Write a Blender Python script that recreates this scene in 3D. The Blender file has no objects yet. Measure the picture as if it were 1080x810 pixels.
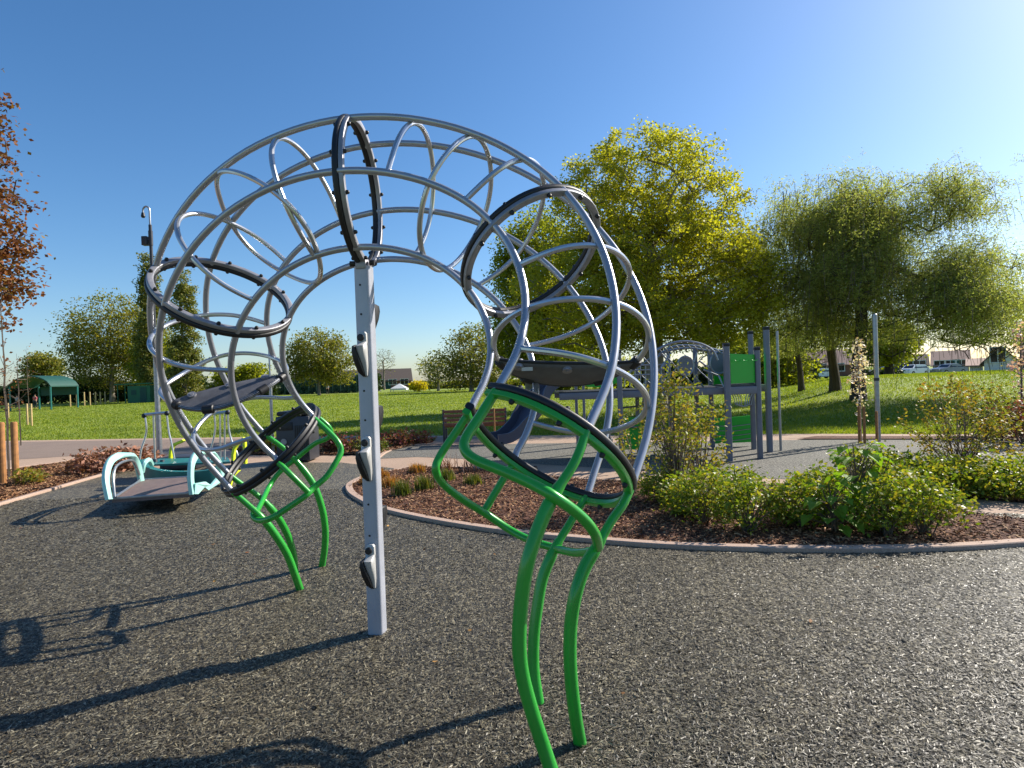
# Playground at a park: arched tube climber in front, play tower, lawn, trees
import bpy, bmesh, math, random
import numpy as np
from mathutils import Vector, Matrix
R = math.radians
scn = bpy.context.scene
COL = scn.collection
FPX, PITCH, ROLL, EYE = 633.104, -0.0092, 0.0357, 1.5

# ------------------------------------------------------------------ camera helpers
def ray(px, py):
    dx, dy = px-540, py-405; c, s = math.cos(ROLL), math.sin(ROLL)
    x = c*dx-s*dy; y = s*dx+c*dy
    v = (x/FPX, 1.0, -y/FPX); cp, sp = math.cos(PITCH), math.sin(PITCH)
    return Vector((v[0], cp*v[1]-sp*v[2], sp*v[1]+cp*v[2]))
def AT(px, py, Y):
    v = ray(px, py); return v*(Y/v.y)+Vector((0, 0, EYE))
def GP(px, py, z=0.0):
    v = ray(px, py); return v*((z-EYE)/v.z)+Vector((0, 0, EYE))

# ------------------------------------------------------------------ mesh builder
class MB:
    def __init__(s): s.v = []; s.f = []; s.m = []; s.mi = 0
    def add(s, vs, fs):
        o = len(s.v); s.v += [tuple(v) for v in vs]; s.f += [tuple(i+o for i in f) for f in fs]; s.m += [s.mi]*len(fs)
    def box(s, c, size, rz=0, mat=None, bevel=0):
        hx, hy, hz = size[0]/2, size[1]/2, size[2]/2
        bm = bmesh.new(); bmesh.ops.create_cube(bm, size=1)
        for v in bm.verts: v.co = Vector((v.co.x*size[0], v.co.y*size[1], v.co.z*size[2]))
        if bevel: bmesh.ops.bevel(bm, geom=bm.edges[:], offset=bevel, segments=2, affect='EDGES', profile=.5)
        M = (Matrix.Translation(Vector(c)) @ (mat if mat else Matrix.Rotation(rz, 4, 'Z')))
        bm.verts.index_update()
        s.add([M @ v.co for v in bm.verts], [[v.index for v in f.verts] for f in bm.faces]); bm.free()
    def tube(s, pts, r, n=10, closed=False, caps=True, flat=None, up=None):
        pts = [Vector(p) for p in pts]; N = len(pts)
        rr = r if isinstance(r, (list, tuple)) else [r]*N
        T = []
        for i in range(N):
            if closed: t = pts[(i+1) % N]-pts[i-1]
            else: t = pts[min(i+1, N-1)]-pts[max(i-1, 0)]
            T.append(t.normalized() if t.length > 1e-9 else Vector((0, 0, 1)))
        ref = Vector(up) if up else (Vector((0, 0, 1)) if abs(T[0].z) < .9 else Vector((1, 0, 0)))
        u = (ref-T[0]*ref.dot(T[0])).normalized(); vs = []; U = []
        for i in range(N):
            if i:
                if up: u = Vector(up)
                u = u-T[i]*u.dot(T[i])
                u = u.normalized() if u.length > 1e-6 else T[i].orthogonal().normalized()
            w = T[i].cross(u)
            a, b = (1, 1) if flat is None else flat
            for k in range(n):
                an = 2*math.pi*k/n
                vs.append(pts[i]+u*(math.cos(an)*rr[i]*a)+w*(math.sin(an)*rr[i]*b))
        fs = []
        for i in range(N if closed else N-1):
            j = (i+1) % N
            for k in range(n):
                l = (k+1) % n
                fs.append((i*n+k, i*n+l, j*n+l, j*n+k))
        if caps and not closed:
            fs.append(tuple(range(n))[::-1]); fs.append(tuple((N-1)*n+k for k in range(n)))
        s.add(vs, fs)
    def strip(s, pts, prof, up, closed=False):
        """sweep a closed profile (list of (side, up)) along pts; up is a vector or one per point"""
        pts = [Vector(p) for p in pts]; N = len(pts); n = len(prof); vs = []
        for i in range(N):
            if closed: t = pts[(i+1) % N]-pts[i-1]
            else: t = pts[min(i+1, N-1)]-pts[max(i-1, 0)]
            t.normalize(); U = Vector(up[i] if isinstance(up[0], (list, tuple, Vector)) else up)
            U = (U-t*U.dot(t)).normalized(); W = t.cross(U)
            for a, b in prof: vs.append(pts[i]+W*a+U*b)
        fs = []
        for i in range(N if closed else N-1):
            j = (i+1) % N
            for k in range(n):
                l = (k+1) % n; fs.append((i*n+k, i*n+l, j*n+l, j*n+k))
        if not closed: fs.append(tuple(range(n))[::-1]); fs.append(tuple((N-1)*n+k for k in range(n)))
        s.add(vs, fs)
    def cyl(s, a, b, r, n=12, r2=None): s.tube([a, b], [r, r if r2 is None else r2], n)
    def ball(s, c, r, n=10, sc=(1, 1, 1)):
        bm = bmesh.new(); bmesh.ops.create_uvsphere(bm, u_segments=n, v_segments=max(5, n//2+1), radius=r); bm.verts.index_update()
        s.add([Vector(c)+Vector((v.co.x*sc[0], v.co.y*sc[1], v.co.z*sc[2])) for v in bm.verts], [[v.index for v in f.verts] for f in bm.faces]); bm.free()
    def prism(s, poly, z0, z1):
        n = len(poly); vs = [(x, y, z0) for x, y in poly]+[(x, y, z1) for x, y in poly]
        fs = [tuple(range(n))[::-1], tuple(range(n, 2*n))]+[(i, (i+1) % n, n+(i+1) % n, n+i) for i in range(n)]
        s.add(vs, fs)
    def plate(s, pts, thick, nrm):
        """extrude a planar polygon of 3D points by thick along nrm"""
        n = len(pts); d = Vector(nrm).normalized()*thick/2
        vs = [Vector(p)-d for p in pts]+[Vector(p)+d for p in pts]
        s.add(vs, [tuple(range(n))[::-1], tuple(range(n, 2*n))]+[(i, (i+1) % n, n+(i+1) % n, n+i) for i in range(n)])
    def build(s, name, mat, parent=None, smooth=True, angle=35, **tags):
        me = bpy.data.meshes.new(name); me.from_pydata(s.v, [], s.f)
        mats = mat if isinstance(mat, (list, tuple)) else [mat]
        for m in mats: me.materials.append(m)
        if len(mats) > 1: me.polygons.foreach_set('material_index', s.m)
        if smooth and angle: me.shade_smooth(); 
        me.update()
        o = bpy.data.objects.new(name, me); COL.objects.link(o)
        if parent: o.parent = parent; o.matrix_parent_inverse = parent.matrix_basis.inverted()
        if smooth and angle:
            try: me.set_sharp_from_angle(angle=R(angle))
            except Exception: pass
        tag(o, **tags)
        return o
def tag(o, label=None, cat=None, group=None, kind=None):
    if label: o['label'] = label
    if cat: o['category'] = cat
    if group: o['group'] = group
    if kind: o['kind'] = kind
    return o
def empty(name, loc, label=None, cat=None, group=None):
    o = bpy.data.objects.new(name, None); o.location = loc; o.empty_display_size = .2; COL.objects.link(o)
    return tag(o, label, cat, group)
def copy_tree(o, parent=None):
    c = o.copy(); COL.objects.link(c)
    if parent: c.parent = parent
    for ch in [x for x in bpy.data.objects if x.parent == o]: copy_tree(ch, c)
    return c
def smooth_curve(P, m=6, closed=False):
    P = [Vector(p) for p in P]; N = len(P); out = []
    for i in range(N if closed else N-1):
        if closed: a, b, c, d = P[i-1], P[i], P[(i+1) % N], P[(i+2) % N]
        else: a, b, c, d = P[max(i-1, 0)], P[i], P[i+1], P[min(i+2, N-1)]
        for k in range(m):
            t = k/m
            out.append(.5*((2*b)+(c-a)*t+(2*a-5*b+4*c-d)*t*t+(3*b-a-3*c+d)*t**3))
    if not closed: out.append(P[-1])
    return out
def np_mesh(name, V, F, mat, parent=None, smooth=False, **tags):
    """V (n,3) array, F (m,k) array of equal-size faces"""
    me = bpy.data.meshes.new(name); V = np.asarray(V, np.float32); F = np.asarray(F, np.int32); m, k = F.shape
    me.vertices.add(len(V)); me.vertices.foreach_set('co', V.ravel())
    me.loops.add(m*k); me.loops.foreach_set('vertex_index', F.ravel())
    me.polygons.add(m); me.polygons.foreach_set('loop_start', np.arange(0, m*k, k, dtype=np.int32))
    me.update(calc_edges=True); me.validate()
    for mm in (mat if isinstance(mat, (list, tuple)) else [mat]): me.materials.append(mm)
    if smooth: me.shade_smooth()
    o = bpy.data.objects.new(name, me); COL.objects.link(o)
    if parent: o.parent = parent; o.matrix_parent_inverse = parent.matrix_basis.inverted()
    return tag(o, **tags)

# ------------------------------------------------------------------ materials
def hexl(h):
    h = h.lstrip('#'); r = []
    for i in (0, 2, 4):
        c = int(h[i:i+2], 16)/255; r.append(c/12.92 if c <= .04045 else ((c+.055)/1.055)**2.4)
    return (*r, 1)
def newmat(name):
    m = bpy.data.materials.new(name); m.use_nodes = True; nt = m.node_tree
    return m, nt, nt.nodes['Principled BSDF']
def ramp(nt, stops, src, interp='LINEAR'):
    n = nt.nodes.new('ShaderNodeValToRGB'); n.color_ramp.interpolation = interp
    e = n.color_ramp.elements
    while len(e) < len(stops): e.new(.5)
    for el, (p, c) in zip(e, stops): el.position = p; el.color = c if len(c) == 4 else (*c, 1)
    nt.links.new(src, n.inputs[0]); return n.outputs[0]
def noise(nt, scale, detail=4, rough=.55, coord=None, vec_scale=None, out=0, dist=0):
    n = nt.nodes.new('ShaderNodeTexNoise'); n.inputs['Scale'].default_value = scale; n.inputs['Detail'].default_value = detail
    n.inputs['Roughness'].default_value = rough; n.inputs['Distortion'].default_value = dist
    c = coord or tc(nt)
    if vec_scale:
        mp = nt.nodes.new('ShaderNodeMapping'); mp.inputs['Scale'].default_value = vec_scale; nt.links.new(c, mp.inputs[0]); c = mp.outputs[0]
    nt.links.new(c, n.inputs['Vector']); return n.outputs[out]
def tc(nt, which='Object'):
    return nt.nodes.new('ShaderNodeTexCoord').outputs[which]
def mixc(nt, fac, a, b, mode='MIX'):
    n = nt.nodes.new('ShaderNodeMix'); n.data_type = 'RGBA'; n.blend_type = mode
    for sock, v in ((n.inputs[0], fac), (n.inputs[6], a), (n.inputs[7], b)):
        if hasattr(v, 'links'): nt.links.new(v, sock)
        else: sock.default_value = v
    return n.outputs[2]
def bump(nt, b, h, strength=.3, dist=.01):
    n = nt.nodes.new('ShaderNodeBump'); n.inputs['Strength'].default_value = strength; n.inputs['Distance'].default_value = dist
    nt.links.new(h, n.inputs['Height']); nt.links.new(n.outputs[0], b.inputs['Normal']); return n
def paint(name, col, rough=.4, metal=0, var=.12, scale=8, coat=0, bmp=.05):
    m, nt, b = newmat(name); c = hexl(col) if isinstance(col, str) else (*col, 1)
    d = tuple(x*(1-var) for x in c[:3])+(1,); l = tuple(min(1, x*(1+var)) for x in c[:3])+(1,)
    f = noise(nt, scale, 5)
    nt.links.new(ramp(nt, [(.35, d), (.65, l)], f), b.inputs['Base Color'])
    b.inputs['Metallic'].default_value = metal
    rr = nt.nodes.new('ShaderNodeMapRange'); nt.links.new(f, rr.inputs[0]); rr.inputs[3].default_value = rough*.8; rr.inputs[4].default_value = min(1, rough*1.25)
    nt.links.new(rr.outputs[0], b.inputs['Roughness'])
    if coat: b.inputs['Coat Weight'].default_value = coat
    if bmp: bump(nt, b, noise(nt, scale*12, 3), bmp, .003)
    return m
def leafmat(name, cols, trans=.45, rough=.45, patch=0, tint=(1.5, 1.5, .5)):
    """leaves: hue per leaf, some light passes through them"""
    m, nt, b = newmat(name)
    g = nt.nodes.new('ShaderNodeNewGeometry')
    st = [(i/(len(cols)-1), hexl(c)) for i, c in enumerate(cols)]
    col = ramp(nt, st, g.outputs['Random Per Island'])
    if patch:
        f = noise(nt, patch, 5, .65, tc(nt)); col = mixc(nt, .9, col, ramp(nt, [(.34, (.66, .74, .6)), (.5, (1, 1, 1)), (.64, (1.28, 1.18, 1.1))], f), 'MULTIPLY')
    nt.links.new(col, b.inputs['Base Color']); b.inputs['Roughness'].default_value = rough+.1
    b.inputs['Specular IOR Level'].default_value = .3
    t = nt.nodes.new('ShaderNodeBsdfTranslucent')
    tcx = nt.nodes.new('ShaderNodeMix'); tcx.data_type = 'RGBA'; tcx.blend_type = 'MULTIPLY'; tcx.inputs[0].default_value = 1
    nt.links.new(col, tcx.inputs[6]); tcx.inputs[7].default_value = (*tint, 1)
    nt.links.new(tcx.outputs[2], t.inputs[0])
    ms = nt.nodes.new('ShaderNodeMixShader'); ms.inputs[0].default_value = trans
    nt.links.new(b.outputs[0], ms.inputs[1]); nt.links.new(t.outputs[0], ms.inputs[2])
    nt.links.new(ms.outputs[0], nt.nodes['Material Output'].inputs[0])
    return m
def bark(name, c1='#4b4036', c2='#7a6c5c', scale=6):
    m, nt, b = newmat(name)
    f = noise(nt, scale, 8, .7, vec_scale=(1, 1, .18))
    nt.links.new(ramp(nt, [(.3, hexl(c1)), (.7, hexl(c2))], f), b.inputs['Base Color']); b.inputs['Roughness'].default_value = .9
    bump(nt, b, f, .8, .04); return m
M = {}
M['grey_tube'] = paint('grey_tube', '#a2a4ac', .28, .55, .05, 6, bmp=.015)
M['rod'] = paint('brushed_rod', '#bcbec2', .28, .8, .05, 10, bmp=.02)
M['post_metal'] = paint('post_metal', '#a6a9b3', .42, .2, .07, 5)
M['green'] = paint('green_powder_coat', '#289a31', .3, 0, .06, 4, coat=.25, bmp=.02)
M['black'] = paint('black_rubber', '#17171b', .5, 0, .2, 30, bmp=.15)
M['ringplate'] = paint('cast_plate', '#8d8d93', .45, .5, .1, 12)
M['membrane'] = paint('rubber_membrane', '#55555a', .6, 0, .18, 14, bmp=.15)
M['castlight'] = paint('cast_light_plate', '#b4b3b0', .45, .15, .08, 12)
M['darkmetal'] = paint('dark_metal', '#3b3d44', .45, .3, .1)
M['steel'] = paint('galvanised_steel', '#9a9da2', .38, .8, .12, 14)
M['mint'] = paint('mint_plastic', '#a2d6cc', .35, 0, .05, 4)
M['teal'] = paint('teal_plastic', '#1d6b66', .4, 0, .08, 5)
M['yellow'] = paint('lime_yellow_plastic', '#c7d42a', .4, 0, .06, 5)
M['deck'] = paint('brown_deck', '#6b5a55', .65, 0, .15, 12, bmp=.2)
M['greenpanel'] = paint('green_panel', '#1cae2a', .38, 0, .06, 3)
M['towergrey'] = paint('tower_grey', '#73757f', .45, .2, .08, 5)
M['slide'] = paint('slide_grey', '#4a4d5c', .4, .1, .06, 4)
M['timber'] = paint('stake_timber', '#9a6a3c', .8, 0, .2, 14, bmp=.3)
M['palewood'] = paint('pale_timber', '#b49a6a', .8, 0, .15, 14, bmp=.3)
M['benchwood'] = paint('bench_wood', '#7b4a33', .6, 0, .2, 12, bmp=.2)
M['shade'] = paint('green_canopy', '#0c443a', .6, 0, .1, 3)
M['kiosk'] = paint('kiosk_green', '#17603f', .55, 0, .1, 3)
M['white'] = paint('white_paint', '#d8d8d4', .5, 0, .04)
M['carblack'] = paint('dark_car_paint', '#22252b', .25, .2, .05, coat=.6)
M['cargrey'] = paint('grey_car_paint', '#6b7076', .3, .3, .05, coat=.6)
M['carwhite'] = paint('white_car_paint', '#dfe1e3', .25, 0, .03, coat=.6)
M['glass'] = paint('dark_glass', '#1a2026', .08, 0, .05, bmp=0)
M['tyre'] = paint('tyre_rubber', '#141414', .8)
M['render'] = paint('house_render', '#e2ddd4', .9, 0, .06, 3)
M['roof'] = paint('roof_tiles', '#4a3f37', .85, 0, .2, 10, bmp=.3)
M['redroof'] = paint('pale_roof', '#96786a', .85, 0, .2, 6)
M['brick'] = paint('brick_wall', '#7a5244', .9, 0, .2, 20, bmp=.3)
M['skin'] = paint('skin', '#b98a6e', .6)
M['cloth_grey'] = paint('grey_cloth', '#9a9fa6', .9)
M['cloth_red'] = paint('pink_cloth', '#b05560', .9)
M['cloth_dark'] = paint('dark_cloth', '#262a33', .9)
M['hair'] = paint('hair', '#2b2018', .8)
M['bark'] = bark('bark_brown'); M['bark_grey'] = bark('bark_grey', '#5b554c', '#94897a'); M['bark_dark'] = bark('bark_dark', '#2c251e', '#544838')
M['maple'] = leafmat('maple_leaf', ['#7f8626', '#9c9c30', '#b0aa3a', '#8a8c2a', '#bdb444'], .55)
M['maple2'] = leafmat('maple_leaf_darker', ['#66721e', '#868c2a', '#9a9a30'], .55)  # darker leaf tones for the other broadleaf trees
M['willow'] = leafmat('willow_leaf', ['#838a48', '#9a9e58', '#727c40', '#a8a565', '#8f8452'], .6, tint=(1.45, 1.55, .75))
M['olive'] = leafmat('olive_leaf', ['#66682a', '#868438', '#566226', '#97873c'], .45)
M['poplar'] = leafmat('poplar_leaf', ['#55602c', '#757a3a', '#8a8040'], .3)
M['darkleaf'] = leafmat('hedge_leaf', ['#22331a', '#33471f', '#2a3c1b', '#46562a'], .2)
M['copper'] = leafmat('copper_leaf', ['#6e4226', '#80502c', '#553022', '#946236', '#665a30'], .3)
M['shrub'] = leafmat('shrub_leaf', ['#5c7424', '#7c8c2c', '#486420', '#a2a23c', '#8a7a30'], .4, .35)
M['biglf'] = leafmat('broad_leaf', ['#5c8a26', '#7a9a2e', '#4c7a26', '#a8a032'], .4, .5)
M['bamboo'] = leafmat('slender_leaf', ['#70802a', '#8f8c34', '#5c6f26', '#a08c3c', '#80683a'], .4)
M['amber'] = leafmat('amber_leaf', ['#77802c', '#94893a', '#9a7434', '#66702c', '#848a38'], .35)
M['blossom'] = leafmat('blossom', ['#e8dcd6', '#f0e6e0', '#d9b8b0', '#7d8a4a'], .25)
M['pinkbl'] = leafmat('pink_blossom', ['#d9a8ae', '#e4c4c4', '#8a6a6a'], .25)
M['purple'] = leafmat('purple_leaf', ['#6b3340', '#8a4a4a', '#4a5a2a', '#99604a'], .3)
M['sedge'] = leafmat('orange_sedge', ['#a8743a', '#c08a4a', '#8a5a2c', '#6a6a34'], .3)
M['dgrass'] = leafmat('tuft_grass', ['#4d5c22', '#66702c', '#3c4a1e', '#8a7c3c'], .3)
M['yellowbush'] = leafmat('yellow_leaf', ['#b8a81c', '#d0c02a'], .35)
M['brownleaf'] = leafmat('brown_litter', ['#8a5a44', '#a87860', '#6a4434', '#b89078'], .1)
M['lawnblade'] = leafmat('lawn_blade', ['#63761f', '#7a8a2a', '#8a9636', '#56691c', '#9a9a44'], .4, patch=.35)

# measured shape of the climber: rails, ring frames and hoops (metres)
RAILS={
 'NO':[[0.288,2.38,1.279],[0.415,2.555,1.49],[0.478,2.71,1.685],[0.498,2.836,1.867],[0.486,2.938,2.04],[0.443,3.022,2.207],[0.369,3.093,2.368],[0.26,3.158,2.522],[0.111,3.219,2.669],[-0.08,3.276,2.802],[-0.315,3.328,2.911],[-0.587,3.374,2.984],[-0.886,3.418,3.008],[-1.194,3.464,2.974],[-1.494,3.517,2.883],[-1.767,3.584,2.739],[-1.997,3.666,2.556],[-2.176,3.762,2.347],[-2.301,3.868,2.126],[-2.375,3.979,1.904],[-2.404,4.091,1.685],[-2.393,4.201,1.472],[-2.347,4.31,1.263],[-2.267,4.414,1.057],[-2.149,4.51,0.852]],
 'NM':[[-0.068,2.526,1.45],[0.016,2.642,1.591],[0.061,2.757,1.725],[0.078,2.856,1.855],[0.069,2.934,1.982],[0.036,2.993,2.106],[-0.022,3.036,2.222],[-0.102,3.068,2.327],[-0.205,3.096,2.421],[-0.333,3.124,2.502],[-0.488,3.153,2.57],[-0.672,3.183,2.619],[-0.884,3.215,2.639],[-1.117,3.25,2.621],[-1.358,3.291,2.555],[-1.594,3.344,2.44],[-1.805,3.413,2.278],[-1.978,3.502,2.081],[-2.102,3.606,1.863],[-2.173,3.721,1.64],[-2.193,3.836,1.425],[-2.167,3.944,1.226],[-2.107,4.036,1.051],[-2.029,4.103,0.904],[-1.954,4.144,0.783]],
 'NI':[[-0.214,2.906,1.341],[-0.185,2.959,1.401],[-0.144,3.03,1.479],[-0.113,3.109,1.578],[-0.106,3.185,1.693],[-0.128,3.25,1.815],[-0.181,3.3,1.936],[-0.26,3.336,2.043],[-0.36,3.359,2.131],[-0.473,3.377,2.197],[-0.597,3.393,2.242],[-0.729,3.412,2.27],[-0.871,3.432,2.279],[-1.023,3.456,2.266],[-1.181,3.483,2.226],[-1.34,3.517,2.152],[-1.49,3.561,2.042],[-1.619,3.621,1.898],[-1.714,3.697,1.73],[-1.767,3.786,1.552],[-1.777,3.881,1.38],[-1.747,3.968,1.227],[-1.69,4.035,1.106],[-1.627,4.066,1.025],[-1.597,4.054,0.987]],
 'FI':[[-0.003,3.139,1.06],[0.014,3.189,1.11],[0.067,3.256,1.194],[0.116,3.342,1.313],[0.136,3.439,1.461],[0.116,3.536,1.626],[0.051,3.622,1.795],[-0.056,3.693,1.954],[-0.198,3.745,2.09],[-0.361,3.782,2.191],[-0.532,3.809,2.256],[-0.701,3.831,2.286],[-0.861,3.853,2.287],[-1.007,3.876,2.265],[-1.14,3.902,2.223],[-1.26,3.93,2.163],[-1.367,3.961,2.082],[-1.456,4.0,1.98],[-1.523,4.049,1.86],[-1.563,4.11,1.727],[-1.572,4.18,1.594],[-1.553,4.25,1.473],[-1.512,4.308,1.372],[-1.465,4.34,1.3],[-1.435,4.332,1.259]],
 'FM':[[0.352,2.993,0.89],[0.413,3.102,1.008],[0.483,3.209,1.153],[0.536,3.323,1.325],[0.553,3.443,1.519],[0.524,3.564,1.727],[0.442,3.68,1.941],[0.306,3.783,2.15],[0.119,3.869,2.338],[-0.108,3.935,2.491],[-0.359,3.984,2.597],[-0.616,4.022,2.651],[-0.862,4.056,2.656],[-1.085,4.091,2.619],[-1.276,4.129,2.551],[-1.433,4.17,2.462],[-1.558,4.214,2.359],[-1.653,4.26,2.246],[-1.722,4.311,2.123],[-1.765,4.368,1.991],[-1.784,4.434,1.855],[-1.779,4.507,1.718],[-1.752,4.582,1.584],[-1.703,4.651,1.454],[-1.63,4.698,1.327]],
 'FO':[[0.498,2.614,0.999],[0.614,2.785,1.198],[0.689,2.936,1.399],[0.727,3.07,1.602],[0.728,3.193,1.808],[0.687,3.307,2.017],[0.601,3.415,2.227],[0.464,3.516,2.434],[0.273,3.605,2.628],[0.032,3.682,2.797],[-0.25,3.743,2.925],[-0.559,3.794,3.0],[-0.875,3.839,3.016],[-1.179,3.885,2.973],[-1.453,3.936,2.881],[-1.686,3.997,2.75],[-1.873,4.066,2.596],[-2.013,4.141,2.429],[-2.111,4.22,2.256],[-2.171,4.303,2.08],[-2.2,4.389,1.9],[-2.199,4.482,1.717],[-2.169,4.583,1.529],[-2.105,4.688,1.332],[-1.987,4.788,1.124]],
}
RINGS={
 2:[[-1.7921,4.4211,1.0553],[0.5263,0.4183,-0.7403],[0.6582,0.3508,0.6662],[0.5383,-0.8378,-0.0907],1.156],
 1:[[-1.853,3.9065,2.1066],[-0.4697,0.4255,-0.7735],[0.8828,0.222,-0.414],[-0.0044,-0.8773,-0.4799],0.4813],
 0:[[-0.8732,3.6357,2.6474],[-0.9995,0.0262,-0.0191],[0.018,-0.0406,-0.999],[-0.0269,-0.9988,0.0401],-0.0601],
 -1:[[0.1431,3.4037,2.1861],[-0.455,0.5081,0.7313],[-0.8905,-0.2515,-0.3793],[-0.0088,-0.8238,0.5669],-0.6014],
 -2:[[0.1421,2.7597,1.1698],[0.5266,0.4156,0.7416],[-0.6778,-0.3212,0.6614],[0.5131,-0.8509,0.1126],-1.2762],
}
RING_R=0.4209
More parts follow.
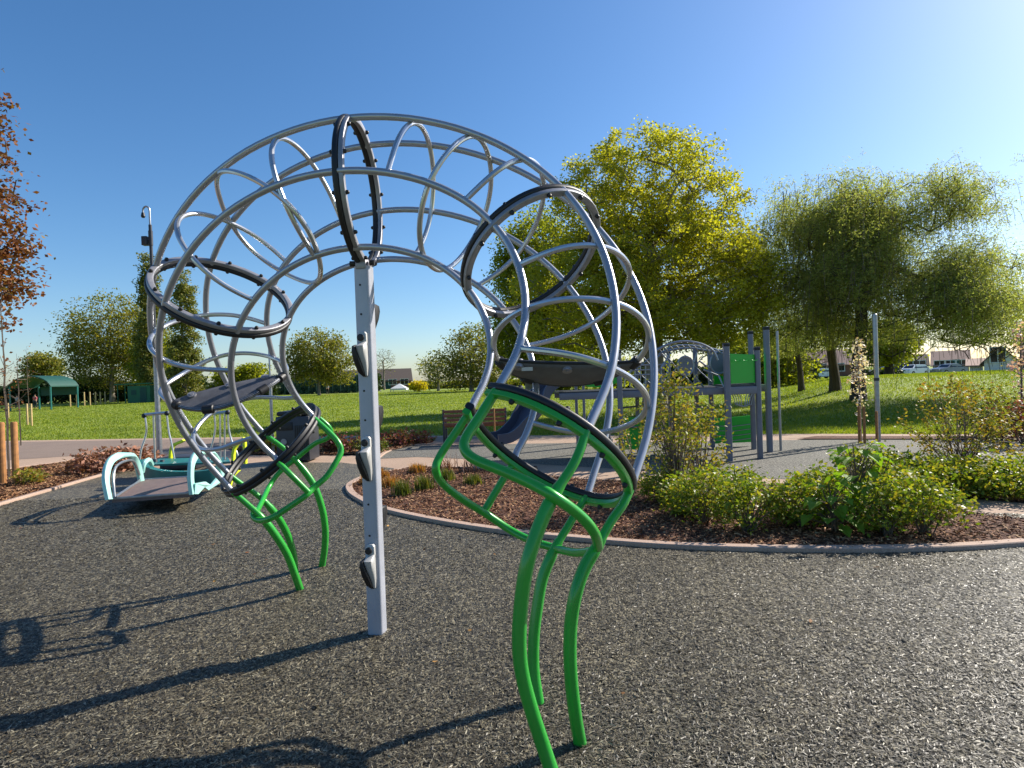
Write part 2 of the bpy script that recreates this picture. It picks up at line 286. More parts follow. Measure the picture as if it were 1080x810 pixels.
RODS={"H":["c",[[-0.617,3.174,2.607],[-0.597,3.201,2.691],[-0.578,3.229,2.767],[-0.557,3.267,2.838],[-0.536,3.319,2.9],[-0.517,3.383,2.948],[-0.499,3.456,2.982],[-0.483,3.536,3.0],[-0.471,3.618,3.0],[-0.463,3.698,2.984],[-0.458,3.774,2.951],[-0.457,3.841,2.903],[-0.461,3.897,2.843],[-0.469,3.94,2.772],[-0.48,3.966,2.695],[-0.495,3.976,2.615],[-0.514,3.969,2.534],[-0.535,3.945,2.458],[-0.558,3.905,2.389],[-0.584,3.859,2.324],[-0.608,3.819,2.273]]],"I":["o",[[-0.435,3.584,2.17],[-0.465,3.463,2.191],[-0.478,3.351,2.247],[-0.47,3.257,2.33],[-0.442,3.192,2.433],[-0.395,3.162,2.544],[-0.333,3.17,2.653],[-0.267,3.216,2.749],[-0.207,3.295,2.824],[-0.157,3.399,2.872],[-0.121,3.518,2.885],[-0.096,3.638,2.86],[-0.084,3.748,2.799],[-0.093,3.836,2.711],[-0.124,3.897,2.607],[-0.175,3.922,2.496],[-0.236,3.91,2.389],[-0.297,3.86,2.293],[-0.354,3.778,2.22],[-0.404,3.672,2.178]]],"J":["c",[[-0.209,3.097,2.423],[-0.144,3.101,2.484],[-0.082,3.115,2.542],[-0.022,3.141,2.595],[0.035,3.184,2.64],[0.089,3.241,2.674],[0.136,3.308,2.696],[0.175,3.383,2.702],[0.206,3.463,2.694],[0.225,3.543,2.671],[0.234,3.619,2.634],[0.23,3.69,2.586],[0.213,3.752,2.529],[0.185,3.801,2.466],[0.145,3.837,2.399],[0.096,3.857,2.333],[0.039,3.861,2.27],[-0.022,3.848,2.212],[-0.085,3.819,2.162],[-0.146,3.78,2.117],[-0.192,3.744,2.085]]],"A":["c",[[-1.118,4.097,2.61],[-1.145,4.078,2.692],[-1.171,4.049,2.769],[-1.198,4.008,2.839],[-1.224,3.952,2.899],[-1.248,3.884,2.945],[-1.269,3.807,2.975],[-1.287,3.725,2.989],[-1.3,3.641,2.985],[-1.307,3.558,2.965],[-1.308,3.482,2.928],[-1.303,3.414,2.876],[-1.292,3.358,2.813],[-1.276,3.316,2.74],[-1.254,3.291,2.661],[-1.23,3.284,2.579],[-1.203,3.294,2.498],[-1.177,3.323,2.422],[-1.152,3.367,2.353],[-1.129,3.423,2.29],[-1.113,3.471,2.246]]],"B":["o",[[-1.152,3.693,2.18],[-1.108,3.554,2.221],[-1.092,3.433,2.289],[-1.112,3.343,2.38],[-1.179,3.293,2.485],[-1.29,3.29,2.587],[-1.426,3.335,2.673],[-1.559,3.421,2.734],[-1.672,3.54,2.769],[-1.759,3.681,2.769],[-1.821,3.834,2.729],[-1.851,3.982,2.654],[-1.837,4.107,2.559],[-1.78,4.192,2.462],[-1.689,4.228,2.376],[-1.58,4.214,2.304],[-1.469,4.155,2.245],[-1.365,4.06,2.201],[-1.275,3.938,2.174],[-1.199,3.8,2.168]]],"C":["c",[[-1.546,4.209,2.371],[-1.607,4.196,2.434],[-1.668,4.176,2.491],[-1.729,4.145,2.541],[-1.788,4.099,2.58],[-1.843,4.04,2.608],[-1.89,3.971,2.624],[-1.927,3.894,2.626],[-1.952,3.814,2.615],[-1.966,3.734,2.59],[-1.966,3.657,2.554],[-1.954,3.587,2.507],[-1.93,3.528,2.451],[-1.896,3.482,2.389],[-1.852,3.45,2.323],[-1.802,3.436,2.257],[-1.746,3.438,2.193],[-1.686,3.456,2.135],[-1.626,3.49,2.087],[-1.563,3.533,2.046],[-1.514,3.57,2.02]]],"K":["c",[[0.051,2.973,2.059],[0.133,2.958,2.089],[0.215,2.952,2.116],[0.298,2.958,2.136],[0.38,2.978,2.146],[0.457,3.012,2.147],[0.526,3.058,2.137],[0.584,3.115,2.119],[0.628,3.18,2.093],[0.656,3.25,2.06],[0.667,3.322,2.021],[0.661,3.393,1.979],[0.637,3.46,1.934],[0.597,3.519,1.889],[0.543,3.567,1.846],[0.477,3.602,1.806],[0.402,3.622,1.771],[0.322,3.627,1.742],[0.24,3.616,1.72],[0.158,3.594,1.702],[0.097,3.571,1.691]]],"L":["o",[[-0.016,3.32,1.551],[-0.072,3.225,1.61],[-0.089,3.121,1.675],[-0.065,3.018,1.739],[-0.002,2.925,1.794],[0.093,2.853,1.834],[0.211,2.81,1.856],[0.339,2.801,1.86],[0.463,2.827,1.847],[0.572,2.885,1.816],[0.655,2.966,1.768],[0.704,3.061,1.707],[0.715,3.163,1.639],[0.685,3.263,1.574],[0.619,3.35,1.518],[0.523,3.417,1.478],[0.406,3.457,1.458],[0.279,3.464,1.457],[0.156,3.438,1.477],[0.048,3.38,1.513]]],"M":["c",[[0.034,2.68,1.634],[0.115,2.642,1.62],[0.194,2.614,1.606],[0.274,2.599,1.588],[0.355,2.601,1.563],[0.432,2.62,1.533],[0.501,2.655,1.498],[0.559,2.704,1.46],[0.605,2.764,1.419],[0.634,2.832,1.377],[0.647,2.904,1.336],[0.643,2.977,1.296],[0.621,3.049,1.261],[0.584,3.115,1.231],[0.532,3.174,1.208],[0.469,3.223,1.194],[0.397,3.26,1.19],[0.32,3.285,1.196],[0.24,3.298,1.213],[0.16,3.302,1.236],[0.097,3.302,1.256]]],"E":["c",[[-1.771,4.381,1.962],[-1.855,4.381,1.993],[-1.936,4.377,2.017],[-2.018,4.365,2.033],[-2.097,4.338,2.037],[-2.171,4.299,2.031],[-2.235,4.248,2.016],[-2.288,4.188,1.992],[-2.326,4.121,1.962],[-2.347,4.05,1.926],[-2.352,3.978,1.887],[-2.339,3.908,1.845],[-2.309,3.843,1.803],[-2.264,3.788,1.762],[-2.206,3.744,1.724],[-2.137,3.713,1.689],[-2.061,3.697,1.661],[-1.98,3.697,1.639],[-1.899,3.711,1.626],[-1.817,3.734,1.618],[-1.754,3.755,1.613]]],"F":["o",[[-1.644,4.007,1.495],[-1.722,3.923,1.44],[-1.827,3.867,1.394],[-1.947,3.838,1.372],[-2.072,3.836,1.383],[-2.189,3.864,1.418],[-2.286,3.927,1.462],[-2.352,4.02,1.503],[-2.381,4.133,1.543],[-2.371,4.247,1.591],[-2.324,4.347,1.649],[-2.243,4.425,1.708],[-2.136,4.48,1.75],[-2.013,4.509,1.762],[-1.886,4.509,1.747],[-1.769,4.476,1.715],[-1.675,4.408,1.674],[-1.613,4.312,1.63],[-1.591,4.199,1.584],[-1.607,4.084,1.535]]],"G":["c",[[-1.681,4.671,1.41],[-1.783,4.671,1.411],[-1.874,4.669,1.419],[-1.961,4.661,1.423],[-2.043,4.64,1.417],[-2.117,4.607,1.401],[-2.18,4.564,1.375],[-2.23,4.512,1.341],[-2.265,4.453,1.302],[-2.284,4.39,1.26],[-2.287,4.325,1.218],[-2.273,4.26,1.179],[-2.243,4.197,1.145],[-2.2,4.141,1.118],[-2.145,4.092,1.1],[-2.081,4.052,1.092],[-2.012,4.024,1.095],[-1.939,4.007,1.108],[-1.867,4.004,1.132],[-1.791,4.001,1.155],[-1.725,4.0,1.171]]]}
EXPO = 0.78

# ------------------------------------------------------------------ the tube climber
arch = empty('climbing_arch', (-.87, 3.62, 0), 'large arched tunnel climber of grey tubes and black hoops on green legs', 'climbing frame')
for n, P in RAILS.items():
    m = MB(); m.tube(smooth_curve(P, 4), .0195, 14); m.build('rail', M['grey_tube'], arch)
for n, (kind, P) in RODS.items():
    m = MB(); m.tube(smooth_curve(P, 5, kind == 'o'), .0152, 10, closed=(kind == 'o')); m.build('hoop', M['rod'], arch)
def ring_pt(i, th, rad, ax=0.0):
    pos, tan, inn, b, t0 = [Vector(v) if isinstance(v, list) else v for v in RINGS[i]]
    a = th+t0
    return pos+(inn*math.cos(a)+b*math.sin(a))*rad+tan*ax
def rrect(w, h, r, n=3):
    out = []
    for cx, cy, a0 in ((w/2-r, h/2-r, 0), (-w/2+r, h/2-r, 90), (-w/2+r, -h/2+r, 180), (w/2-r, -h/2+r, 270)):
        for k in range(n+1):
            a = R(a0+90*k/n); out.append((cx+r*math.cos(a), cy+r*math.sin(a)))
    return out
for i in (2, 1, 0, -1, -2):
    pos, tan = Vector(RINGS[i][0]), Vector(RINGS[i][1])
    if i == 2: a0, a1 = R(-39), R(-82-360+0)
    elif i == -2: a0, a1 = R(84), R(396)
    else: a0, a1 = 0, 2*math.pi
    closed = abs(i) != 2
    N = 72
    ths = [a0+(a1-a0)*k/(N if closed else N-1) for k in range(N)]
    side = -1 if i < 99 else 1     # light plate lies on the side of falling t
    def sw(rad, ax, prof):
        m = MB(); pts = [ring_pt(i, t, rad, ax) for t in ths]; ups = [(q-pos-tan*ax).normalized() for q in pts]
        m.strip(pts, prof, ups, closed=closed); return m
    rg = sw(RING_R, .017, rrect(.034, .044, .012)).build('ring', M['black'], arch)
    sw(RING_R-.002, -.015, rrect(.028, .038, .006)).build('ring_plate', M['green'] if i == -2 else M['black'] if i == 2 else M['ringplate'], rg)
    for k in range(12):
        th = R(15+30*k)
        if i == -2 and 35 < 15+30*k < 85: continue
        if i == 2 and 275 < 15+30*k < 322: continue
        for sg in (1, -1):
            m = MB(); b0 = ring_pt(i, th, RING_R, .030 if sg > 0 else -.028); d = tan*sg
            m.tube([b0, b0+d*.010, b0+d*.017, b0+d*.020], [.0125, .012, .009, .003], 10)
            m.build('bolt', M['black'], rg)
# green legs and step loops
def chain(rows, end=None):
    """rows: (px, py, Y)"""
    pts = [AT(*r) for r in rows]
    if end: pts.append(end)
    return pts
def legtube(name, rows, base, r0=.0195, r1=.0275, sw=3):
    pts = chain(rows, None)+[Vector(base)]
    P = smooth_curve(pts, 6); n = len(P); k0 = sw*6
    rr = [r0 if k < k0-1 else (r1 if k > k0+1 else (r0+r1)/2) for k in range(n)]
    m = MB(); m.tube(P, rr, 14)
    b = MB(); 
    o = m.build(name, M['green'], arch); return o
def lerpY(pts, ys):
    """pts [(x,y)], ys [(index, Y)] piecewise linear"""
    out = []
    for i, (x, y) in enumerate(pts):
        for (a, ya), (b, yb) in zip(ys, ys[1:]):
            if a <= i <= b: out.append((x, y, ya+(yb-ya)*(i-a)/(b-a))); break
    return out
legtube('leg', lerpY([(618.3, 455), (607, 485.6), (585, 521), (570, 552), (556.7, 592), (550, 633), (547.5, 673), (550, 707), (560, 747), (573, 787)], [(0, 2.38), (2, 2.27), (4, 2.2), (9, 2.2)]), GP(588, 832), sw=2)
legtube('leg', lerpY([(664.4, 516), (657, 532), (644.4, 550), (631, 574), (617, 598), (607, 627), (601.7, 663), (601.7, 707), (606.5, 753)], [(0, 2.61), (3, 2.5), (5, 2.44), (8, 2.42)]), GP(612, 785), sw=3)
legtube('leg', lerpY([(618.7, 525), (612, 534), (600, 553.7), (586, 577), (573, 607), (566.7, 640), (563, 673), (563, 707)], [(0, 2.99), (3, 2.87), (7, 2.78)]), GP(568, 742), sw=3)
legtube('leg', lerpY([(245.8, 519.1), (260, 531), (276, 546), (291, 565), (303, 585), (311, 606)], [(0, 4.14), (2, 4.16), (5, 4.32)]), GP(316.5, 622), sw=2)
legtube('leg', lerpY([(241.9, 500.8), (254, 510), (266, 518), (280, 530), (294, 547), (304, 566), (309.5, 585)], [(0, 4.51), (3, 4.6), (6, 4.8)]), GP(311, 603), sw=3)
legtube('leg', lerpY([(279.1, 458.3), (298.7, 472.5), (313, 487), (330, 510), (339, 534), (342.8, 556), (342.5, 577)], [(0, 4.79), (3, 4.86), (6, 4.92)]), GP(339.5, 597.5), sw=2)
def green_tube(name, rows, r=.0195):
    m = MB(); m.tube(smooth_curve(chain(rows), 6), r, 14); return m.build(name, M['green'], arch)
green_tube('stub', [(542.3, 487.7, 3.14), (532, 503.5, 3.11), (511, 538.5, 3.06)])
green_tube('stub', [(293.7, 488.1, 4.05), (308, 502, 4.04), (325, 519, 4.08)])
green_tube('step_loop', lerpY([(494.5, 435.6), (478, 460), (464, 481), (459.5, 496), (468, 511), (490, 528), (511, 541), (538, 559), (560, 570), (585, 578), (607, 583), (628, 581)],
    [(0, 2.91), (3, 2.84), (6, 3.04), (7, 3.04), (9, 2.87), (11, 2.5)]))
green_tube('step_loop', lerpY([(523.2, 412.4), (505, 441), (492, 461), (490, 473), (500, 484), (531, 497), (562, 511), (585, 524), (612, 544), (627, 562), (631, 577)],
    [(0, 2.53), (2, 2.42), (4, 2.36), (7, 2.235), (9, 2.34), (10, 2.46)]), .0215)
green_tube('step_loop', lerpY([(331.6, 441.9), (346, 455), (356, 466), (359.5, 476), (354, 488), (344, 503), (330, 515), (322, 523), (303, 536), (287, 546), (275, 549), (267.5, 545), (268, 537)],
    [(0, 4.33), (3, 4.3), (7, 4.1), (9, 4.06), (12, 4.22)]), .0215)
green_tube('step_loop', lerpY([(321.2, 430.3), (336, 440.7), (346.5, 450), (349, 457), (344, 463), (332, 468), (313, 483), (295, 498), (284, 513), (276.7, 528), (270, 541)],
    [(0, 4.70), (3, 4.78), (6, 4.84), (8, 4.7), (10, 4.25)]))
# support post
px0, py0 = -.862, 3.60
ptop = ring_pt(0, -RINGS[0][4], RING_R).z-.03
rot = Matrix.Rotation(R(-8.4), 4, 'Z')
def loc2w(x, y, z): v = rot @ Vector((x, y, z)); return Vector((px0+v.x, py0+v.y, v.z))
m = MB(); prof = rrect(.094, .094, .018)
m.add([loc2w(x, y, -.05) for x, y in prof]+[loc2w(x, y, ptop) for x, y in prof],
      [tuple(range(16))[::-1], tuple(range(16, 32))]+[(k, (k+1) % 16, 16+(k+1) % 16, 16+k) for k in range(16)])
post = m.build('post', M['post_metal'], arch)
def zat(py): # height on the post seen at image row py
    x = 387+(py-275)*13/393.; return AT(x, py, py0-.05).z
for py in (300, 331, 412, 443, 532, 565):
    m = MB(); z = zat(py); m.cyl(loc2w(-.008, -.049, z), loc2w(-.008, -.0405, z), .0065, 10); m.build('bolt_hole', M['black'], post)
m = MB(); m.box(loc2w(0, 0, ptop+.01), (.07, .11, .06), mat=rot, bevel=.012); m.build('top_bracket', M['ringplate'], post)
m = MB()
for sx in (-1, 1):
    c = loc2w(sx*.045, -.02, ptop+.02); m.cyl(c, c+Vector((sx*.03, 0, 0)), .017, 12)
m.build('bolt', M['black'], post)
def foothold(pt_, pb, face):
    """a wedge step with a round boss; face 0 front, 1 back, 2 right"""
    z1, z0 = zat(pt_), zat(pb); H = z1-z0
    yaw = [0, math.pi, math.pi/2][face]; rr = Matrix.Rotation(yaw, 4, 'Z')
    def L(x, y, z): v = rr @ Vector((x, y, 0)); return loc2w(v.x, v.y, z)
    def loft(secs):
        m = MB(); n = 14; vs = []
        for z, cx, w, d, cy in secs:
            for k in range(n):
                a = 2*math.pi*k/n; s_, c_ = math.sin(a), math.cos(a)
                x = cx+w/2*math.copysign(abs(c_)**.6, c_); y = -.047-cy-d/2+d/2*math.copysign(abs(s_)**.6, s_)
                vs.append(L(x, y, z))
        fs = [tuple(range(n))[::-1], tuple((len(secs)-1)*n+k for k in range(n))]
        for i in range(len(secs)-1):
            for k in range(n): l = (k+1) % n; fs.append((i*n+k, i*n+l, (i+1)*n+l, (i+1)*n+k))
        m.add(vs, fs); return m
    body = loft([(z0+.02*H, .012, .022, .02, 0), (z0+.25*H, .010, .038, .04, 0), (z0+.55*H, .006, .05, .075, 0), (z0+.68*H, .004, .056, .085, 0), (z0+.72*H, .004, .05, .06, 0), (z0+.78*H, .004, .052, .035, 0), (z0+.96*H, .004, .05, .035, 0), (z1, .004, .034, .03, 0)]).build('foothold', M['castlight'], post)
    loft([(z0, .004, .02, .018, 0), (z0+.1*H, -.008, .04, .045, 0), (z0+.35*H, -.020, .042, .075, .004), (z0+.55*H, -.028, .034, .09, .004), (z0+.68*H, -.030, .022, .085, .004), (z0+.71*H, -.026, .012, .05, .01)]).build('foothold_grip', M['black'], body)
    m = MB(); zc = z0+.87*H; m.tube([L(-.002, -.047-.02, zc), L(-.002, -.047-.044, zc), L(-.002, -.047-.050, zc)], [.021, .021, .013], 16); m.build('boss', M['black'], body)
foothold(350, 397, 0); foothold(460, 507, 0); foothold(573, 620, 0)
foothold(300, 344, 2) if False else None
foothold(305, 350, 1); foothold(415, 462, 1); foothold(525, 572, 1)
# membranes stretched across two of the hoops
def membrane(key, i0, i1, sag, bulge=0):
    P = smooth_curve(RODS[key][1], 5, True); n = len(P)
    arc = [P[(i0+k) % n] for k in range(((i1-i0) % n)+1)]
    a, b = arc[0], arc[-1]; K = len(arc)-1; m = MB(); rows = 8; vs = []; fs = []; bd = (a.lerp(b, .5)-arc[K//2]).normalized()
    cen = sum(arc, Vector())/len(arc)
    for k in range(K+1):
        t = k/K; c = a.lerp(b, .5-.5*math.cos(math.pi*t))+bd*(bulge*math.sin(math.pi*t))
        for j in range(rows+1):
            s = j/rows; q = arc[k].lerp(c, s); q = q+Vector((0, 0, -sag*math.sin(math.pi*t)*math.sin(math.pi*min(1, s)*.75)))
            vs.append(q)
    for k in range(K):
        for j in range(rows):
            fs.append((k*(rows+1)+j, (k+1)*(rows+1)+j, (k+1)*(rows+1)+j+1, k*(rows+1)+j+1))
    m.add(vs, fs)
    o = m.build('membrane_seat', M['membrane'], arch)
    so = o.modifiers.new('t', 'SOLIDIFY'); so.thickness = .022; so.offset = 0
    edge = [vs[k*(rows+1)+rows] for k in range(K+1)]
    e = MB(); e.tube(edge, .011, 8); e.build('seat_edge', M['black'], o)
    rim = MB(); rim.tube([arc[k] for k in range(1, K)], .0155, 10); rim.build('rim_tube', M['darkmetal'], o)
    for t in (0.03, .28, .72, .97):
        k = int(t*K); c = MB(); d = (arc[min(K, k+1)]-arc[max(0, k-1)]).normalized(); c.tube([arc[k]-d*.035, arc[k]-d*.03, arc[k]+d*.03, arc[k]+d*.035], [.022, .029, .029, .022], 12); c.build('clamp', M['black'], o)
    for t in (.25, .5, .75):
        k = int(t*K); q = vs[k*(rows+1)+rows-1]; c = MB(); nrm = (arc[k]-edge[k]).cross(edge[min(K, k+1)]-edge[max(0, k-1)]).normalized()
        if nrm.z > 0: nrm = -nrm
        c.cyl(q-nrm*.024, q+nrm*.024, .027, 18); c.cyl(q-nrm*.028, q+nrm*.028, .012, 12); c.build('rivet', M['ringplate'], o)
    k = int(.3*K) if key == 'L' else 0
    if k:
        q = vs[(K-k)*(rows+1)+rows-1]; m = MB(); m.box(q+Vector((0, -.022, -.02)), (.06, .006, .02)); m.build('label_plate', M['castlight'], o, smooth=False)
    return o
def nearest_idx(key, px, py, Yr):
    P = smooth_curve(RODS[key][1], 5, True); best = None
    for k, q in enumerate(P):
        v = q-Vector((0, 0, EYE)); cp, sp = math.cos(PITCH), math.sin(PITCH)
        Y = v.y*cp+v.z*sp; Z = -v.y*sp+v.z*cp; X = FPX*v.x/Y; YY = -FPX*Z/Y; c, s = math.cos(ROLL), math.sin(ROLL)
        x, y = 540+c*X+s*YY, 405-s*X+c*YY; d = math.hypot(x-px, y-py)
        if best is None or d < best[0]: best = (d, k)
    return best[1], len(P)
ia, n_ = nearest_idx('L', 673, 381, 0); ib, _ = nearest_idx('L', 526.5, 378, 0); membrane('L', ia, ib, .03)
ia, n_ = nearest_idx('F', 297, 398, 0); ib, _ = nearest_idx('F', 182, 429, 0); membrane('F', ia, ib, -.01, .045)

# ------------------------------------------------------------------ terrain
def sst(a, b, x):
    t = np.clip((x-a)/(b-a), 0, 1); return t*t*(3-2*t)
def GH(x, y):
    x = np.asarray(x, float); y = np.asarray(y, float)
    az = x/np.maximum(y, 1)
    side = sst(.36, .62, az)
    d = y
    h = np.interp(d, [0, 14.5, 16, 20, 24, 27, 30, 40, 60, 90, 400], [0, 0, .05, .38, .76, .97, 1.0, .85, .35, -.1, -.1])
    und = .05*np.sin(x*.11+y*.07)*sst(16, 30, y)+.04*np.sin(x*.05-y*.13)*sst(18, 40, y)
    return h*side*(y > 0)+und
def GZ(x, y): return float(GH(x, y))
def GT(px, py, h=0):
    """point where the ray through a pixel meets the terrain"""
    v = ray(px, py); t = 2.0
    for _ in range(6000):
        q = v*t+Vector((0, 0, EYE))
        if q.z-h <= GZ(q.x, q.y): return Vector((q.x, q.y, GZ(q.x, q.y)))
        t += .02+t*.001
        if t > 900: break
    return q
def base_at(px, Y):
    v = ray(px, 400); x = v.x/v.y*Y; return Vector((x, Y, GZ(x, Y)))

m_, nt, b = newmat('lawn')
c = tc(nt)
f1 = noise(nt, .35, 5, .6, c); f2 = noise(nt, 9, 6, .7, c); f3 = noise(nt, 60, 3, .7, c, (1, .5, 1))
c1 = ramp(nt, [(.3, hexl('#66802a')), (.55, hexl('#7c8f34')), (.75, hexl('#939c46'))], f1)
c2 = ramp(nt, [(.3, hexl('#54691e')), (.7, hexl('#99a248'))], f2)
cc = mixc(nt, .4, c1, c2); cc = mixc(nt, .3, cc, ramp(nt, [(.3, hexl('#455818')), (.7, hexl('#a3a852'))], f3))
nt.links.new(cc, b.inputs['Base Color']); b.inputs['Roughness'].default_value = .8; b.inputs['Specular IOR Level'].default_value = .2
bump(nt, b, mixc(nt, .5, f2, f3), .7, .05)
M['lawn'] = m_
xs = np.unique(np.concatenate([np.linspace(-700, -60, 17), np.linspace(-60, 60, 121), np.linspace(60, 700, 17)]))
ys = np.unique(np.concatenate([np.linspace(-60, 12, 8), np.linspace(12, 60, 97), np.linspace(60, 140, 33), np.linspace(140, 1500, 14)]))
X, Y = np.meshgrid(xs, ys); Z = GH(X, Y)-.012
V = np.stack([X, Y, Z], -1).reshape(-1, 3); nx = len(xs)
F = [(j*nx+i, j*nx+i+1, (j+1)*nx+i+1, (j+1)*nx+i) for j in range(len(ys)-1) for i in range(nx-1)]
np_mesh('ground_grass', V, F, M['lawn'], smooth=True, kind='structure')

# shredded rubber surface
m_, nt, b = newmat('rubber_mulch')
c = tc(nt)
def shreds(nt, c, scale, rot, st=(1, .22, 1)):
    mp = nt.nodes.new('ShaderNodeMapping'); mp.inputs['Rotation'].default_value = (0, 0, rot); mp.inputs['Scale'].default_value = st
    wn = nt.nodes.new('ShaderNodeTexNoise'); wn.inputs['Scale'].default_value = 18; nt.links.new(c, wn.inputs['Vector'])
    ad = mixc(nt, .035, c, wn.outputs['Color'], 'ADD'); nt.links.new(ad, mp.inputs[0])
    v = nt.nodes.new('ShaderNodeTexVoronoi'); v.inputs['Scale'].default_value = scale; nt.links.new(mp.outputs[0], v.inputs['Vector']); return v
va, vb_, vc = shreds(nt, c, 110, .4), shreds(nt, c, 120, 1.7), shreds(nt, c, 90, 2.6, (1, .35, 1))
sel = noise(nt, 34, 2, .5, c); sel2 = noise(nt, 27, 2, .5, c, (1.3, 1, 1))
ca = mixc(nt, ramp(nt, [(.48, (0, 0, 0)), (.52, (1, 1, 1))], sel), va.outputs['Color'], vb_.outputs['Color'])
ca = mixc(nt, ramp(nt, [(.53, (0, 0, 0)), (.57, (1, 1, 1))], sel2), ca, vc.outputs['Color'])
bw = nt.nodes.new('ShaderNodeRGBToBW'); nt.links.new(ca, bw.inputs[0])
col = ramp(nt, [(.2, hexl('#26231d')), (.45, hexl('#423d32')), (.62, hexl('#5c5546')), (.8, hexl('#8f866e'))], bw.outputs[0])
big = noise(nt, .8, 4, .6, c)
col = mixc(nt, .5, col, ramp(nt, [(.3, (.75, .75, .75)), (.7, (1.2, 1.17, 1.1))], big), 'MULTIPLY')
nt.links.new(col, b.inputs['Base Color']); b.inputs['Roughness'].default_value = .55; b.inputs['Specular IOR Level'].default_value = .4
da = nt.nodes.new('ShaderNodeMath'); da.operation = 'MULTIPLY'; nt.links.new(bw.outputs[0], da.inputs[0]); da.inputs[1].default_value = 1
bump(nt, b, da.outputs[0], .8, .008)
M['mulch'] = m_
M['shred'] = None
def sheet(name, poly, z, mat, **tg):
    me = bpy.data.meshes.new(name); bm = bmesh.new()
    vs = [bm.verts.new((p.x, p.y, z)) for p in poly]; bm.faces.new(vs); bmesh.ops.triangulate(bm, faces=bm.faces[:]); 
    bmesh.ops.recalc_face_normals(bm, faces=bm.faces[:])
    for f in bm.faces:
        if f.normal.z < 0: f.normal_flip()
    bm.to_mesh(me); bm.free(); me.materials.append(mat)
    o = bpy.data.objects.new(name, me); COL.objects.link(o); return tag(o, **tg)
def gl(s): return [GP(*[float(v) for v in q.split(',')]) for q in s.split()]
# paths (pinkish bound gravel) – one base sheet between lawn edge and the play surfaces
def pathmat(name, cols, sc=160):
    m_, nt, b = newmat(name); c = tc(nt)
    f = noise(nt, sc, 3, .8, c); g = noise(nt, 1.2, 5, .6, c)
    k = ramp(nt, [(.3, hexl(cols[0])), (.5, hexl(cols[1])), (.7, hexl(cols[2]))], f)
    k = mixc(nt, .6, k, ramp(nt, [(.3, (.82, .8, .78)), (.7, (1.1, 1.1, 1.1))], g), 'MULTIPLY')
    nt.links.new(k, b.inputs['Base Color']); b.inputs['Roughness'].default_value = .85; bump(nt, b, f, .4, .006); return m_
M['path'] = pathmat('bound_gravel', ['#86705e', '#a48a75', '#bba48e'])
M['asphalt'] = pathmat('grey_path', ['#66574c', '#7d6c5f', '#947f70'])
M['gravel'] = pathmat('grey_play_surface', ['#24231f', '#55534c', '#a8a396'], 38)
FAR = "-700,482 -300,473 0,465 180,462 400,459.5 520,459.5 700,458.5 860,457.5 1000,458 1200,459 1700,466"
near = gl(FAR)
sheet('gravel_path', near+[Vector((22, -3, 0)), Vector((-22, -3, 0))], .000, M['path'], kind='structure')
# darker asphalt strip next to the lawn
sheet('asphalt_path', gl("-700,484 -300,475 0,466.5 180,463.5 400,461 520,461 520,467 400,468.5 240,473 120,478 0,486 -300,508 -700,530"), .004, M['asphalt'], kind='structure')
# play surface in front
front_edge = gl("115,499 180,493 250,490.5 310,488 360,488 415,494 420,500 800,535")
sheet('rubber_surface', [Vector((-9, 2.5, 0)), Vector((-8.2, 6.0, 0))]+gl("0,534 62,515 100,504")+front_edge+[Vector((6, 5.5, 0)), Vector((16, 6.5, 0)), Vector((16, -2.5, 0)), Vector((-9, -2.5, 0))], .004, M['mulch'], kind='structure')
# far play surface round the tower
sheet('grey_play_surface', gl("398,484 410,476 436,470 560,468 700,466 860,464 1080,463.5 1500,467 1500,520 1200,515 1010,519 900,508 760,503 640,494 560,489 500,484.5 440,482"), .004, M['gravel'], kind='structure')

# ---------------------------------------------------------------- scattered shreds
rng = np.random.default_rng(5)
def in_poly(x, y, poly):
    ins = np.zeros(len(x), bool); n = len(poly)
    for i in range(n):
        a, b2 = poly[i], poly[(i+1) % n]
        cnd = (a.y > y) != (b2.y > y)
        ins ^= cnd & (x < (b2.x-a.x)*(y-a.y)/(b2.y-a.y+1e-12)+a.x)
    return ins
def chips(name, x, y, z, L, W, mat, tilt=.5, **tg):
    n = len(x); yaw = rng.uniform(0, math.pi*2, n); pit = rng.normal(0, tilt*.5, n); rol = rng.normal(0, tilt, n)
    d = np.stack([np.cos(yaw)*np.cos(pit), np.sin(yaw)*np.cos(pit), np.sin(pit)], -1)
    s = np.stack([-np.sin(yaw), np.cos(yaw), np.zeros(n)], -1); u = np.cross(d, s)
    s = s*np.cos(rol)[:, None]+u*np.sin(rol)[:, None]; u = np.cross(d, s)
    P = np.stack([x, y, z], -1); l = (L/2)[:, None]; w = (W/2)[:, None]
    bend = u*(L*rng.uniform(-.12, .12, n))[:, None]
    a = P-d*l-s*w*.6; b2 = P-d*l+s*w*.4; c2 = P+s*w+bend; d2 = P-s*w+bend; e = P+d*l+s*w*.5; f = P+d*l-s*w*.3
    V = np.stack([a, b2, c2, d2, e, f], 1).reshape(-1, 3); k = np.arange(n)*6
    F = np.concatenate([np.stack([k, k+3, k+2, k+1], -1), np.stack([k+3, k+5, k+4, k+2], -1)])
    V[:, 2] = np.maximum(V[:, 2], np.repeat(z, 6)-.008)
    return np_mesh(name, V, F, mat, **tg)
